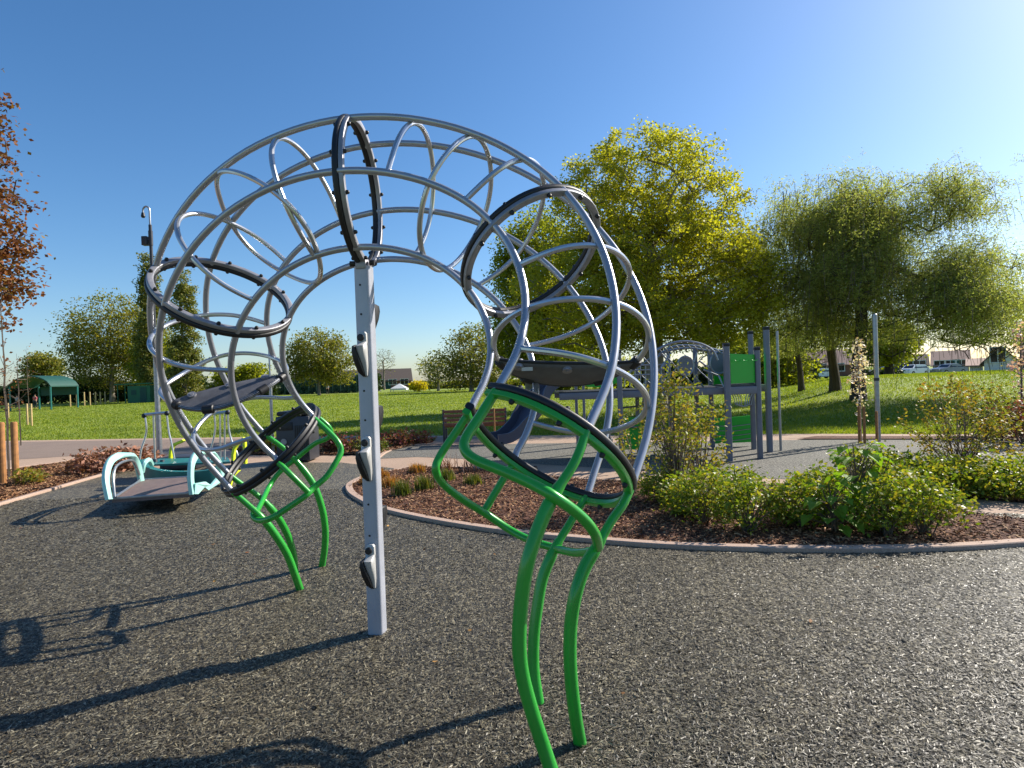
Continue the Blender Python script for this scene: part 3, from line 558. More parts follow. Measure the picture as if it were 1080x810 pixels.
def islmat(name, cols, rough=.6, spec=.4):
    m_, nt, b = newmat(name); g = nt.nodes.new('ShaderNodeNewGeometry')
    nt.links.new(ramp(nt, [(i/(len(cols)-1), hexl(c)) for i, c in enumerate(cols)], g.outputs['Random Per Island']), b.inputs['Base Color'])
    col = b.inputs['Base Color'].links[0].from_socket
    f = noise(nt, .9, 5, .65, tc(nt)); nt.links.new(mixc(nt, .75, col, ramp(nt, [(.32, (.62, .63, .64)), (.5, (1, 1, .97)), (.68, (1.3, 1.24, 1.08))], f), 'MULTIPLY'), b.inputs['Base Color'])
    b.inputs['Roughness'].default_value = rough; b.inputs['Specular IOR Level'].default_value = spec; return m_
M['shred'] = islmat('shred_rubber', ['#1c1a15', '#353027', '#453f33', '#25221c', '#5a5344', '#38332a', '#6a6250', '#403a2f', '#908872', '#2f2b24', '#9e9682'], .5, .4)  # random rubber tones; the palest put sun glints into the colour
M['drylf'] = islmat('dry_leaf', ['#6b4a2c', '#8a6238', '#a8834c', '#7a3a24'], .7, .2)
M['chip'] = islmat('bark_chip', ['#40291c', '#6a4631', '#8c6245', '#553826', '#a67f5b', '#7c563d', '#c29f7a'], .8, .2)
bedpoly = gl("368,515 375,525 400,537 460,551 530,562 600,569.5 700,577.5 800,581 900,582 1000,580 1080,575 1200,566 1300,552 1080,549 1040,545 1000,536 960,526 900,515 800,513 700,511 620,507 560,502 500,495 440,493.5 405,499 380,507")
N = 420000
yy = 1.55+(8.6-1.55)*rng.random(N)**1.75; xx = (rng.random(N)*2-1)*(yy*.98+.4)
keep = ~in_poly(xx, yy, bedpoly) & (yy > 1.5)
surf = [Vector((-9, 1.5, 0))]+gl("0,534 62,515 100,504")+front_edge+[Vector((6, 5.5, 0)), Vector((16, 6.5, 0)), Vector((16, 1.5, 0))]
keep &= in_poly(xx, yy, surf); xx, yy = xx[keep], yy[keep]; n = len(xx)
sz = 1+np.clip(yy-4, 0, 5)*.12
chips('rubber_shreds', xx, yy, .0065+rng.random(n)*.004, rng.uniform(.010, .034, n)*sz, rng.uniform(.0028, .0065, n)*sz, M['shred'], .28, kind='stuff', label='dark grey shredded rubber covering the play area', cat='ground cover')

N = 70; lx, ly = rng.uniform(-6, 7, N), 1.8+6.5*rng.random(N)**1.3; k = ~in_poly(lx, ly, bedpoly) & in_poly(lx, ly, surf); lx, ly = lx[k], ly[k]
chips('fallen_leaves', lx, ly, np.full(len(lx), .016), rng.uniform(.02, .045, len(lx)), rng.uniform(.012, .022, len(lx)), M['drylf'], .4, kind='stuff', label='a few dry brown leaves lying on the rubber surface', cat='leaves')
# ---------------------------------------------------------------- kerbs and beds
M['kerb'] = pathmat('pink_concrete', ['#937a6a', '#ab9180', '#c0aa98'], 90)
def soilmat():
    m_, nt, b = newmat('bark_soil'); c = tc(nt); f = noise(nt, 45, 5, .8, c, (1, .6, 1))
    nt.links.new(ramp(nt, [(.3, hexl('#28170f')), (.5, hexl('#54301f')), (.7, hexl('#84583f'))], f), b.inputs['Base Color']); b.inputs['Roughness'].default_value = .9
    bump(nt, b, f, 1, .02); return m_
M['soil'] = soilmat()
sheet('bark_bed', bedpoly, .02, M['soil'], kind='structure')
def kerb(name, pts, w, h, label):
    m = MB(); P = smooth_curve(pts, 4); P = [Vector((q.x, q.y, 0)) for q in P]
    m.strip(P, [(-w/2, -.02), (w/2, -.02), (w/2, h-.008), (w/2-.008, h), (-w/2+.008, h), (-w/2, h-.008)], (0, 0, 1)); return m.build(name, M['kerb'], smooth=False, kind='structure')
kerb('kerb', gl("405,499 385,504.5 370,512 369,519 378,527 402,538 460,551 530,562 600,569.5 700,577.5 800,581 900,582 1000,580 1080,575 1200,566"), .10, .045, '')
kerb('kerb', gl("405,499 440,493.5 500,495 560,502 620,507 700,511 800,513 900,515"), .08, .03, '')
kerb('kerb', gl("-60,553 0,533 62,515 100,504 118,499"), .08, .04, '')
kerb('kerb', gl("-60,512 0,497 60,489 100,482"), .07, .04, '')
kerb('kerb', gl("398,484 410,476 436,470 470,468.5"), .09, .03, '')
def bed_chips(poly, n, L0, L1, z=.03, name='bark_chips', label='', mat='chip'):
    x0, x1 = min(p.x for p in poly), max(p.x for p in poly); y0, y1 = min(p.y for p in poly), max(p.y for p in poly)
    x = rng.uniform(x0, x1, n); y = rng.uniform(y0, y1, n); k = in_poly(x, y, poly) & (np.abs(x) < y*.95+.5); x, y = x[k], y[k]; n = len(x)
    chips(name, x, y, z+rng.random(n)*.015, rng.uniform(L0, L1, n), rng.uniform(.3, .5, n)*L0+.006, M[mat], .6, kind='stuff', label=label, cat='ground cover')
bed_chips(bedpoly, 60000, .02, .06, .03, label='brown bark chips covering the kerbed planting bed')
leftbed = gl("-60,551 0,531.5 62,513.5 100,502 112,497 150,492 150,480 100,483 60,490 0,498 -60,513")
sheet('bark_bed', leftbed, .02, M['soil'], kind='structure'); bed_chips(leftbed, 30000, .03, .08, .03, label='brown bark chips in the left bed by the timber stakes')
rbed = gl("860,512 950,519 1010,525.5 1080,531 1200,541 1300,530 1200,510 1080,503 1000,499 900,499")
sheet('bark_bed', rbed, .02, M['soil'], kind='structure'); bed_chips(rbed, 16000, .03, .07, .03, label='brown bark chips under the shrubs beyond the right path')
fbed = gl("240,473.5 330,470.5 400,466.5 460,463 455,467.5 432,471 410,476.5 396,480 330,480.5 262,480")
sheet('bark_bed', fbed, .024, M['soil'], kind='structure'); bed_chips(fbed, 14000, .05, .1, .03, label='brown litter in the far bed behind the grey post')
tbed = gl("840,463.8 1000,464 1100,465 1200,464 1200,461.5 1000,461 860,461")
sheet('bark_bed', tbed, .024, M['soil'], kind='structure')

# ---------------------------------------------------------------- lawn blades near the camera side
def blades(name, x, y, h, mat, **tg):
    n = len(x); z = GH(x, y)-.01; a = rng.uniform(0, 2*math.pi, n); w = rng.uniform(.006, .014, n)*np.maximum(1, y/14)
    dx, dy = np.cos(a)*w, np.sin(a)*w; lx, ly = rng.normal(0, .35, n)*h, rng.normal(0, .35, n)*h
    V = np.stack([np.stack([x-dx, y-dy, z], -1), np.stack([x+dx, y+dy, z], -1), np.stack([x+lx, y+ly, z+h], -1)], 1).reshape(-1, 3)
    k = np.arange(n)*3; return np_mesh(name, V, np.stack([k, k+1, k+2], -1), mat, **tg)
N = 400000; yy = 12.3+ (100-12.3)*rng.random(N)**2.4; xx = (rng.random(N)*2-1)*yy*.92
path_edge = near+[Vector((22, -3, 0)), Vector((-22, -3, 0))]
k = ~in_poly(xx, yy, path_edge); xx, yy = xx[k], yy[k]
blades('grass_blades', xx, yy, rng.uniform(.03, .075, len(xx)), M['lawnblade'], kind='stuff', label='mown green lawn grass beyond the playground paths', cat='grass')

# ------------------------------------------------------------------ trees and plants
def leaf_quads(P, size, droop=.3, aspect=.5, rs=None, down=None):
    rs = rs or rng; n = len(P); size = np.broadcast_to(size, (n,))*rs.uniform(.7, 1.3, n)
    d = rs.normal(size=(n, 3)); d[:, 2] = d[:, 2]*.6-droop
    if down is not None: d = d*(1-down)+np.array([0, 0, -1.5])*down
    d /= np.linalg.norm(d, axis=1, keepdims=True); r = rs.normal(size=(n, 3)); s = np.cross(d, r); s /= np.linalg.norm(s, axis=1, keepdims=True)+1e-9; u = np.cross(d, s)
    L = size[:, None]; W = L*aspect
    a = P; b = P+d*L*.45+s*W*.5+u*L*.06; c = P+d*L-u*L*.08; e = P+d*L*.45-s*W*.5+u*L*.06
    V = np.stack([a, b, c, e], 1).reshape(-1, 3); k = np.arange(n)*4
    return V, np.stack([k, k+1, k+2, k+3], -1)
def skeleton(base, top, clusters, rs, r0, lift=.12, trunk_n=8, lean=(0, 0), wob=.04, minr=.012, expo=.5):
    """nodes joined to the nearest earlier node; radii from how many tips each carries"""
    H = top-base[2]; nodes = []; par = []
    for k in range(trunk_n+1):
        t = k/trunk_n; nodes.append(np.array([base[0]+lean[0]*t*t+rs.normal(0, wob*H*.15)*t, base[1]+lean[1]*t*t+rs.normal(0, wob*H*.15)*t, base[2]+H*t])); par.append(k-1)
    c0 = nodes[-1]; order = np.argsort([np.linalg.norm(c-c0) for c in clusters]); tips = []
    for i in order:
        c = clusters[i]; A = np.array(nodes); v = c-A; dist = np.linalg.norm(v, axis=1)
        cost = dist*(1+.9*(np.maximum(0, A[:, 2]-c[2]+.2*dist)/np.maximum(dist, 1e-6)))
        cost[:2] += 9
        j = int(np.argmin(cost)); seg = max(1, int(dist[j]/(.09*H)+.5)); p = j
        for s in range(1, seg+1):
            t = s/seg; q = A[j]+(c-A[j])*t; q = q+np.array([0, 0, lift*dist[j]*math.sin(math.pi*t)])+(rs.normal(0, wob, 3)*dist[j]*(0 if s == seg else 1)*.6)
            nodes.append(q); par.append(p); p = len(nodes)-1
        tips.append(p)
    cnt = np.zeros(len(nodes))
    for t in tips: cnt[t] += 1
    for k in range(len(nodes)-1, 0, -1): cnt[par[k]] += cnt[k]
    rad = np.maximum(minr, r0*(np.maximum(cnt, .5)/max(1, cnt[0]))**expo)
    return np.array(nodes), par, rad
def skel_mesh(nodes, par, rad, k=6, flare=1.5, z0=None):
    m = MB(); ch = {}
    for i, p in enumerate(par):
        if p >= 0: ch.setdefault(p, []).append(i)
    starts = [(-1, 0)]; 
    while starts:
        p, i = starts.pop(); path = [] if p < 0 else [p]; rr = [] if p < 0 else [rad[i]]
        cur = i
        while True:
            path.append(cur); rr.append(rad[cur]); cs = sorted(ch.get(cur, []), key=lambda q: -rad[q])
            if not cs: break
            for q in cs[1:]: starts.append((cur, q))
            cur = cs[0]
        if p < 0 and flare: rr = [r*(1+(flare-1)*max(0, 1-n/1.5)) for n, r in enumerate(rr)]
        pts = [Vector(nodes[q]) for q in path]
        if len(pts) > 1:
            n = 4 if max(rr) < .03 else (k if max(rr) < .12 else 10)
            m.tube(pts, [float(r) for r in rr], n, caps=False)
    return m
def in_crown(crowns, n, rs, shell=.5, gaps=None):
    out = []; w = np.array([c[3]*c[4]*c[5] for c in crowns]); w = w/w.sum()
    while len(out) < n:
        c = crowns[rs.choice(len(crowns), p=w)]; d = rs.normal(size=3); d /= np.linalg.norm(d); r = rs.random()**(1/3)
        r = r*(1-shell)+shell*rs.uniform(.72, 1) if rs.random() < shell else r
        q = np.array(c[:3])+d*r*np.array(c[3:6])
        if gaps is None or gaps(q): out.append(q)
    return np.array(out)
def pxcrowns(Y, L, depth=.9):
    out = []
    for cx, cy, rx, ry in L:
        q = AT(cx, cy, Y); out.append((q.x, q.y, q.z, rx*Y/FPX, rx*Y/FPX*depth, ry*Y/FPX))
    return out
def tree(name, label, cat, px, Y, crowns, ncl, nleaf, lsize, lmat, bmat, r0, seed, trunk_top=None, spread=.35, group=None, base=None, droop=.3, aspect=.6, shell=.5, lift=.1, wob=.05, per_twig=True, lean=(0, 0), leafless=0, expo=.5, minr=.012):
    rs = np.random.default_rng(seed); b = base or base_at(px, Y)
    cr = pxcrowns(Y, crowns) if len(crowns[0]) == 4 else crowns
    zs = [c[2] for c in cr]; ttop = b.z+(max(c[2]+c[5]*.55 for c in cr)-b.z)*(trunk_top or .8)
    cl = in_crown(cr, ncl, rs, shell)
    cl[:, 2] = np.maximum(cl[:, 2], b.z+.1)
    nodes, par, rad = skeleton((b.x, b.y, b.z-.05), ttop, cl, rs, r0, lift, lean=lean, wob=wob, minr=minr, expo=expo)
    root = empty(name, b, label, cat, group)
    skel_mesh(nodes, par, rad).build('trunk', M[bmat], root)
    # twigs' ends carry leaves in clumps
    k = rs.integers(0, ncl, nleaf); if_ = rs.random(ncl) < leafless
    k = k[~if_[k]]; sp = spread*rs.uniform(.5, 1.25, ncl)
    P = cl[k]+np.clip(rs.normal(size=(len(k), 3)), -1.5, 1.5)*sp[k][:, None]*np.array([1, 1, .75])
    V, F = leaf_quads(P, lsize, droop, aspect, rs)
    np_mesh('crown', V, F, M[lmat], root)
    # fine twigs
    return root

# the bright maple
tree('maple_tree', 'tall bright yellow-green tree in fresh leaf behind the climbing tower', 'tree', 690, 21.5, [(680, 212, 88, 78), (700, 300, 122, 78), (620, 315, 84, 72), (762, 305, 64, 66), (632, 225, 62, 66), (735, 230, 55, 55), (705, 340, 100, 28)], 1500, 128000, .105, 'maple', 'bark_grey', .36, 11, trunk_top=.75, spread=.23, minr=.014, expo=.52)
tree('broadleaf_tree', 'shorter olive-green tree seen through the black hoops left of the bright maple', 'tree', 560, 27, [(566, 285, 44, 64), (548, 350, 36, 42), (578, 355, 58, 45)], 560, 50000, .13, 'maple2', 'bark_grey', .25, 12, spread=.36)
# willows
def willow(label, px, Y, crowns, ncl, strands, seed, r0, lean=(0, 0), base=None, nl=15, length=(1.2, 3.2), lob=64):
    rs = np.random.default_rng(seed); b = base or base_at(px, Y); cr = pxcrowns(Y, crowns)
    ttop = b.z+(max(c[2] for c in cr)-b.z)*.8
    lobes = in_crown(cr, lob, rs, .75); lr = rs.uniform(.6, 1.25, lob); kk = rs.integers(0, lob, ncl); dd = rs.normal(size=(ncl, 3)); dd /= np.linalg.norm(dd, axis=1, keepdims=True)
    cl = lobes[kk]+dd*(lr[kk]*rs.uniform(.3, 1, ncl)**.5)[:, None]*np.array([1, 1, .62]); nodes, par, rad = skeleton((b.x, b.y, b.z-.1), ttop, cl, rs, r0, .22, lean=lean, wob=.07, minr=.016, expo=.55)
    root = empty('willow_tree', b, label, 'tree', 'weeping willows on the grass bank')
    skel_mesh(nodes, par, rad).build('trunk', M['bark_dark'], root)
    k = rs.integers(0, ncl, strands); S = cl[k]+rs.normal(size=(strands, 3))*np.array([.26, .26, .2])
    Ls = rs.uniform(*length, strands)*rs.uniform(.4, 1, strands); t = rs.random((strands, nl)); out = rs.normal(size=(strands, 2))*.3
    cxy = np.array([cr[0][0], cr[0][1]]); dirv = S[:, :2]-cxy; dirv /= np.linalg.norm(dirv, axis=1, keepdims=True)+1e-6; out += dirv*.3
    P = np.empty((strands, nl, 3)); P[..., 0] = S[:, None, 0]+out[:, None, 0]*np.sqrt(t)*.9; P[..., 1] = S[:, None, 1]+out[:, None, 1]*np.sqrt(t)*.9
    P[..., 2] = S[:, None, 2]+.25*np.sin(t*3)-t*t*Ls[:, None]; P += rs.normal(size=P.shape)*.06
    P = P.reshape(-1, 3); ok = P[:, 2] > GH(P[:, 0], P[:, 1])+1.75; P = P[ok]
    V, F = leaf_quads(P, .095, .3, .26, rs, down=.15)
    np_mesh('crown', V, F, M['willow'], root)
    # hanging twigs as thin ribbons
    n = strands//7; tt = np.linspace(0, 1, 6); w = .006
    A = np.empty((n, 6, 3)); A[..., 0] = S[:n, None, 0]+out[:n, None, 0]*np.sqrt(tt)*.9; A[..., 1] = S[:n, None, 1]+out[:n, None, 1]*np.sqrt(tt)*.9; A[..., 2] = S[:n, None, 2]+.25*np.sin(tt*3)-tt*tt*Ls[:n, None]
    sd = np.stack([A+np.array([w, 0, 0]), A-np.array([w, 0, 0])], 2).reshape(-1, 3); kk = (np.arange(n)*12)[:, None]+np.arange(5)*2
    F2 = np.stack([kk, kk+1, kk+3, kk+2], -1).reshape(-1, 4); np_mesh('twigs', sd, F2, M['bark'], root)
    return root
willow('large weeping willow leaning right with dark trunk on the grass bank beside the thin post', 905, 20.3, [(960, 258, 74, 60), (905, 275, 58, 72), (1010, 315, 55, 52), (950, 335, 88, 38), (975, 215, 42, 26), (1035, 345, 30, 30)], 760, 10500, 21, .19, lean=(.6, 0), base=GT(905, 421), length=(.3, 1.3))
willow('weeping willow on the left of the bank, nearer the bright maple', 880, 22, [(855, 262, 52, 62), (830, 280, 36, 60), (880, 250, 55, 52), (850, 330, 42, 50)], 470, 6500, 22, .17, lean=(-.7, .3), base=GT(881, 412), length=(.3, 1.4))
willow('bushy willow behind the other two at the foot of the bank by the tower posts', 845, 28, [(830, 300, 30, 60), (850, 340, 34, 45)], 260, 3000, 23, .12, lean=(-.4, .5), length=(.4, 1.8))
# background trees
bgT = 'background trees beyond the lawn'
tree('broadleaf_tree', 'wide olive-brown tree left of the two poplars', 'tree', 118, 96, [(120, 348, 48, 38), (95, 372, 28, 32), (150, 362, 30, 36), (120, 388, 44, 20)], 420, 21000, .38, 'olive', 'bark_grey', .32, 31, spread=1.1, group=bgT)
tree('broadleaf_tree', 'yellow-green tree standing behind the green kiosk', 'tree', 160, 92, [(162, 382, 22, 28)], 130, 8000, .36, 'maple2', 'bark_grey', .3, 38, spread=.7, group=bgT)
for (px, Y, top, hw, seed, lab) in ((157, 88, 262, 12, 32, 'slender upright poplar seen left of the swan-neck pole'), (194, 86, 282, 17, 33, 'columnar poplar, right one of the pair behind the climber')):
    L = [(px, top+22+i*20, hw*(.6+.1*i), 22) for i in range(6)]
    tree('poplar_tree', lab, 'tree', px, Y, L, 260, 24000, .3, 'poplar', 'bark_grey', .28, seed, trunk_top=.98, spread=.42, lift=.02, group=bgT)
tree('broadleaf_tree', 'round mid-green tree between the left green legs and the post', 'tree', 336, 92, [(336, 372, 32, 25), (312, 384, 18, 20), (355, 387, 24, 18), (335, 393, 26, 12)], 260, 13000, .36, 'olive', 'bark_grey', .2, 34, spread=.75, group=bgT)
tree('broadleaf_tree', 'half-bare brownish tree at the right end of the far tree line', 'tree', 497, 80, [(499, 375, 30, 34), (472, 390, 26, 22), (518, 385, 24, 28)], 420, 11000, .32, 'olive', 'bark_grey', .25, 35, spread=.7, group=bgT)
tree('bare_tree', 'bare grey tree left of the half-bare tree in the far distance', 'tree', 462, 95, [(460, 390, 20, 17)], 340, 900, .3, 'olive', 'bark_grey', .18, 36, spread=.6, group=bgT, minr=.022)
tree('bare_tree', 'leafless tree rising over the far roof just right of the grey post', 'tree', 405, 130, [(405, 381, 14, 15)], 340, 100, .3, 'olive', 'bark_grey', .18, 37, spread=.6, group=bgT, minr=.026)
tree('broadleaf_tree', 'small dull green tree beyond the green canopy on the left', 'tree', 48, 110, [(46, 388, 18, 14)], 80, 5000, .45, 'olive', 'bark_grey', .3, 39, spread=.9, group=bgT)
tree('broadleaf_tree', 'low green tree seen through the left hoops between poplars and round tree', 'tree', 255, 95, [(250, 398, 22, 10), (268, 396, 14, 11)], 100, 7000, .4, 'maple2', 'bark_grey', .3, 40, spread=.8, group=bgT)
tree('bare_tree', 'bare grey-twigged tree at the right edge above the bungalow', 'tree', 1082, 40, [(1085, 345, 20, 40)], 130, 1500, .2, 'olive', 'bark_grey', .2, 41, spread=.5, minr=.02)
tree('yellow_shrub', 'small golden-yellow bush on the far side of the lawn', 'bush', 441, 100, [(441, 407, 8, 4)], 60, 3000, .35, 'yellowbush', 'bark', .1, 42, spread=.3)
tree('broadleaf_tree', 'dark tree behind the willows, between them and the car park', 'tree', 938, 48, [(932, 362, 30, 17)], 110, 7000, .28, 'maple2', 'bark_dark', .3, 43, spread=.7, group=bgT)
tree('broadleaf_tree', 'dark green tree behind the tower posts, below the bright crown', 'tree', 800, 45, [(795, 380, 34, 30), (830, 385, 24, 28)], 150, 10000, .28, 'maple2', 'bark_dark', .3, 44, spread=.7, group=bgT)
tree('broadleaf_tree', 'dull green tree glimpsed behind the grey slide', 'tree', 590, 60, [(590, 390, 42, 18), (640, 392, 30, 16)], 150, 9000, .3, 'maple2', 'bark_dark', .3, 45, spread=.8, group=bgT)
# copper tree at the left edge, trunk outside the frame
tree('copper_tree', 'tree with orange-brown spring leaves reaching in at the left edge', 'tree', -60, 11, [(-70, 250, 92, 120), (-20, 200, 52, 55), (0, 285, 36, 40), (-60, 110, 70, 60)], 340, 12500, .085, 'copper', 'bark_dark', .16, 51, spread=.16, aspect=.7, minr=.006)

# saplings with timber stakes
def sapling(label, px, py, h, mat, n, seed, Y=None, size=.06, w=.25, group='young staked trees', lift=.3):
    b = GT(px, py) if Y is None else base_at(px, Y); rs = np.random.default_rng(seed)
    root = empty('sapling_tree', b, label, 'young tree', group)
    cl = in_crown([(b.x, b.y, b.z+h*.62, w, w, h*.38)], 26, rs, .3)
    nodes, par, rad = skeleton((b.x, b.y, b.z-.03), b.z+h*.93, cl, rs, .022, lift, trunk_n=10, wob=.03, minr=.004)
    skel_mesh(nodes, par, rad, flare=1.2).build('trunk', M['bark'], root)
    k = rs.integers(0, 26, n); P = cl[k]+rs.normal(size=(n, 3))*.05
    j = rs.integers(3, 10, n//2); P = np.concatenate([P, nodes[j]+rs.normal(size=(n//2, 3))*.05*np.array([1, 1, 4])])
    V, F = leaf_quads(P, size, .1, .8, rs); np_mesh('crown', V, F, M[mat], root); return root
def stake(label, px, py, h, w=.06, mat='timber', group='timber tree stakes', Y=None):
    b = GT(px, py) if Y is None else base_at(px, Y)
    m = MB(); m.tube([b+Vector((0, 0, -.05)), b+Vector((.005, 0, h-.02)), b+Vector((.005, 0, h))], [w/2, w/2, w/2*.8], 10)
    o = m.build('timber_stake', M[mat]); o.location = (0, 0, 0); return tag(o, label, 'stake', group)
def tie(a, b, z, mat='black'):
    pass
stake('brown timber stake at the left edge, left one of the near pair', 3.5, 512, 1.07, .10)
stake('brown timber stake near the left edge, right one of the near pair', 17, 512, 1.07, .10)
sapling('slim bare sapling tied to the near pair of brown stakes at left', 10, 508, 3.6, 'copper', 60, 61, size=.05, w=.35)
sapling('thin leafless sapling just right of the near stakes', 22, 470, 3.0, 'copper', 40, 62, size=.05, w=.3)
sapling('white blossoming sapling between two stakes before the willow trunk', 908, 466, 2.05, 'blossom', 300, 63, size=.055, w=.12, lift=.9)
stake('reddish stake left of the white blossom trunk', 906.5, 467, .72, .05); stake('reddish stake right behind the white blossom trunk', 912, 468, .72, .05); stake('reddish stake beside the thin grey post', 925, 467.5, .62, .05)
sapling('pink-white blossoming sapling at the right edge', 1079, 466, 2.2, 'pinkbl', 170, 64, size=.055, w=.14, lift=.9)
stake('brown stake left of the pink blossom sapling at right', 1072, 466, .68, .05); stake('brown stake right of the pink blossom sapling at right', 1084, 466, .68, .05)
stake('thin red-brown stake standing behind the bench', 522, 470, .85, .04)
stake('pale stake in the pair before the green canopy, left one', 29, 448, 1.1, .09, 'palewood'); stake('pale stake in the pair before the green canopy, right one', 33.5, 449, 1.1, .09, 'palewood')
sapling('bare sapling tied to the pair of pale stakes on the lawn', 31, 446, 4.6, 'copper', 30, 65, size=.08, w=.6)
sapling('bare sapling at the far left beyond the path', 6, 440, 4.5, 'copper', 30, 66, size=.08, w=.7)
stake('pale stake at the far left beside the bare sapling', 9, 441, 1.1, .09, 'palewood')
for i, (x, y, t) in enumerate([(73, 427.5, 1), (80, 427.5, 2), (88, 427, 3), (94, 427, 4), (100, 426, 5), (105, 425.5, 6), (110, 424.5, 7)]):
    stake('short pale stake number %s from the left in the row on the lawn' % ['zero', 'one', 'two', 'three', 'four', 'five', 'six', 'seven'][t], x, y, 1.75, .15, 'palewood', 'row of pale stakes on the lawn', Y=70+t*2)

# shrubs in the beds
def shrub(name, label, px, py, w, h, n, lsize, mat, seed, group=None, stems=7, aspect=.55, cat='shrub', droop=-.1, up=.35, Z=0.02, airy=0):
    b = GP(px, py); rs = np.random.default_rng(seed); root = empty(name, (b.x, b.y, Z), label, cat, group)
    ncl = max(18, n//45); m = MB()
    cl = in_crown([(b.x, b.y, Z+h*.55, w/2, w/2*.85, h*.45)], ncl, rs, .55)
    if airy:
        t = rs.random(ncl)**.8; a = rs.uniform(0, 6.28, ncl); rr = w/2*(.25+.9*np.sin(np.pi*(.15+.75*t)))*rs.uniform(.2, 1.05, ncl)**.6
        cl = np.stack([b.x+np.cos(a)*rr, b.y+np.sin(a)*rr, Z+h*(.12+.88*t)], -1)
    nodes = []
    for k in range(stems):
        a = rs.uniform(0, 6.28); s = Vector((b.x+math.cos(a)*w*.08, b.y+math.sin(a)*w*.08, Z-.01)); nodes.append(s)
    for q in cl:
        s = nodes[rs.integers(0, stems)]; e = Vector(q); mid = s.lerp(e, .5)+Vector((rs.normal(0, .02), rs.normal(0, .02), h*.08)); m.tube([s, mid, e], [.006*max(1, h), .004*max(1, h), .002], 4, caps=False)
    m.build('stems', M['bark'], root)
    k = rs.integers(0, ncl, n); P = cl[k]+rs.normal(size=(n, 3))*(np.array([.05, .05, .07]) if airy else np.array([.085, .085, .07])*max(.7, w))
    P[:, 2] = np.maximum(P[:, 2], Z+.02)
    V, F = leaf_quads(P, lsize, droop, aspect, rs); np_mesh('foliage', V, F, M[mat], root); return root
low = 'low green shrubs along the front of the kerbed bed'
for i, (px, py, w, h, lab) in enumerate([
    (700, 531, .60, 0.34, 'small low shrub beside the base of the tall slender shrub'),
    (742, 552, .72, 0.52, 'leafy low shrub at the left end of the front row'),
    (722, 545, .5, 0.34, 'low pale shrub tucked left of the front row'),
    (790, 563, .62, 0.47, 'rounded low shrub, second from the left in the front row'),
    (838, 556, .62, 0.47, 'glossy low shrub in the middle of the front row'),
    (775, 538, .66, 0.45, 'low shrub behind the front row at its left'),
    (870, 545, .60, 0.45, 'low shrub just left of the broad-leaved plant'),
    (935, 566, .62, 0.49, 'low shrub at the right foot of the broad-leaved plant'),
    (978, 565, .62, 0.52, 'low shrub at the right end of the front row'),
    (950, 548, .6, 0.47, 'low shrub behind the right end of the front row')]):
    shrub('low_shrub', lab, px, py, w, h, 1700, .042, 'shrub', 100+i, low)
for i, (px, py, w, h, lab) in enumerate([(965, 520, 1.0, .33, 'low shrub beyond the right path, left one'), (1005, 521, 1.0, .32, 'low shrub beyond the right path, centre one'), (1050, 522, 1.1, .36, 'low shrub beyond the right path, right one'), (1095, 524, 1.1, .36, 'low shrub beyond the right path, cut by the edge'), (925, 514, .9, 0.45, 'low shrub beyond the right path, behind the broad-leaved plant')]):
    shrub('low_shrub', lab, px, py, w, h, 2200, .05, 'shrub', 130+i, 'low shrubs beyond the right path')
shrub('slender_shrub', 'tall slender shrub with yellowish leaves right of the climber', 712, 532, .56, 1.55, 1900, .045, 'bamboo', 150, stems=11, airy=1)
shrub('slender_shrub', 'second tall yellowish shrub standing just behind the first', 738, 520, .66, 1.2, 1700, .045, 'bamboo', 151, stems=9, airy=1)
shrub('slender_shrub', 'yellow-tinged shrub behind the right side of the climber hoops', 672, 506, .5, .95, 600, .045, 'bamboo', 152, stems=6, airy=1)
shrub('amber_shrub', 'airy young shrub with amber leaves beyond the right path', 1015, 503, 1.25, 1.22, 3000, .045, 'amber', 153, stems=9, airy=1)
shrub('purple_shrub', 'dusky purple-green bush at the right beside the far stakes', 1052, 462, 1.5, .8, 2200, .07, 'dgrass', 154, stems=8)
shrub('purple_shrub', 'dark reddish bush at the right edge before the bank', 1080, 470, .9, .75, 1200, .06, 'purple', 155)
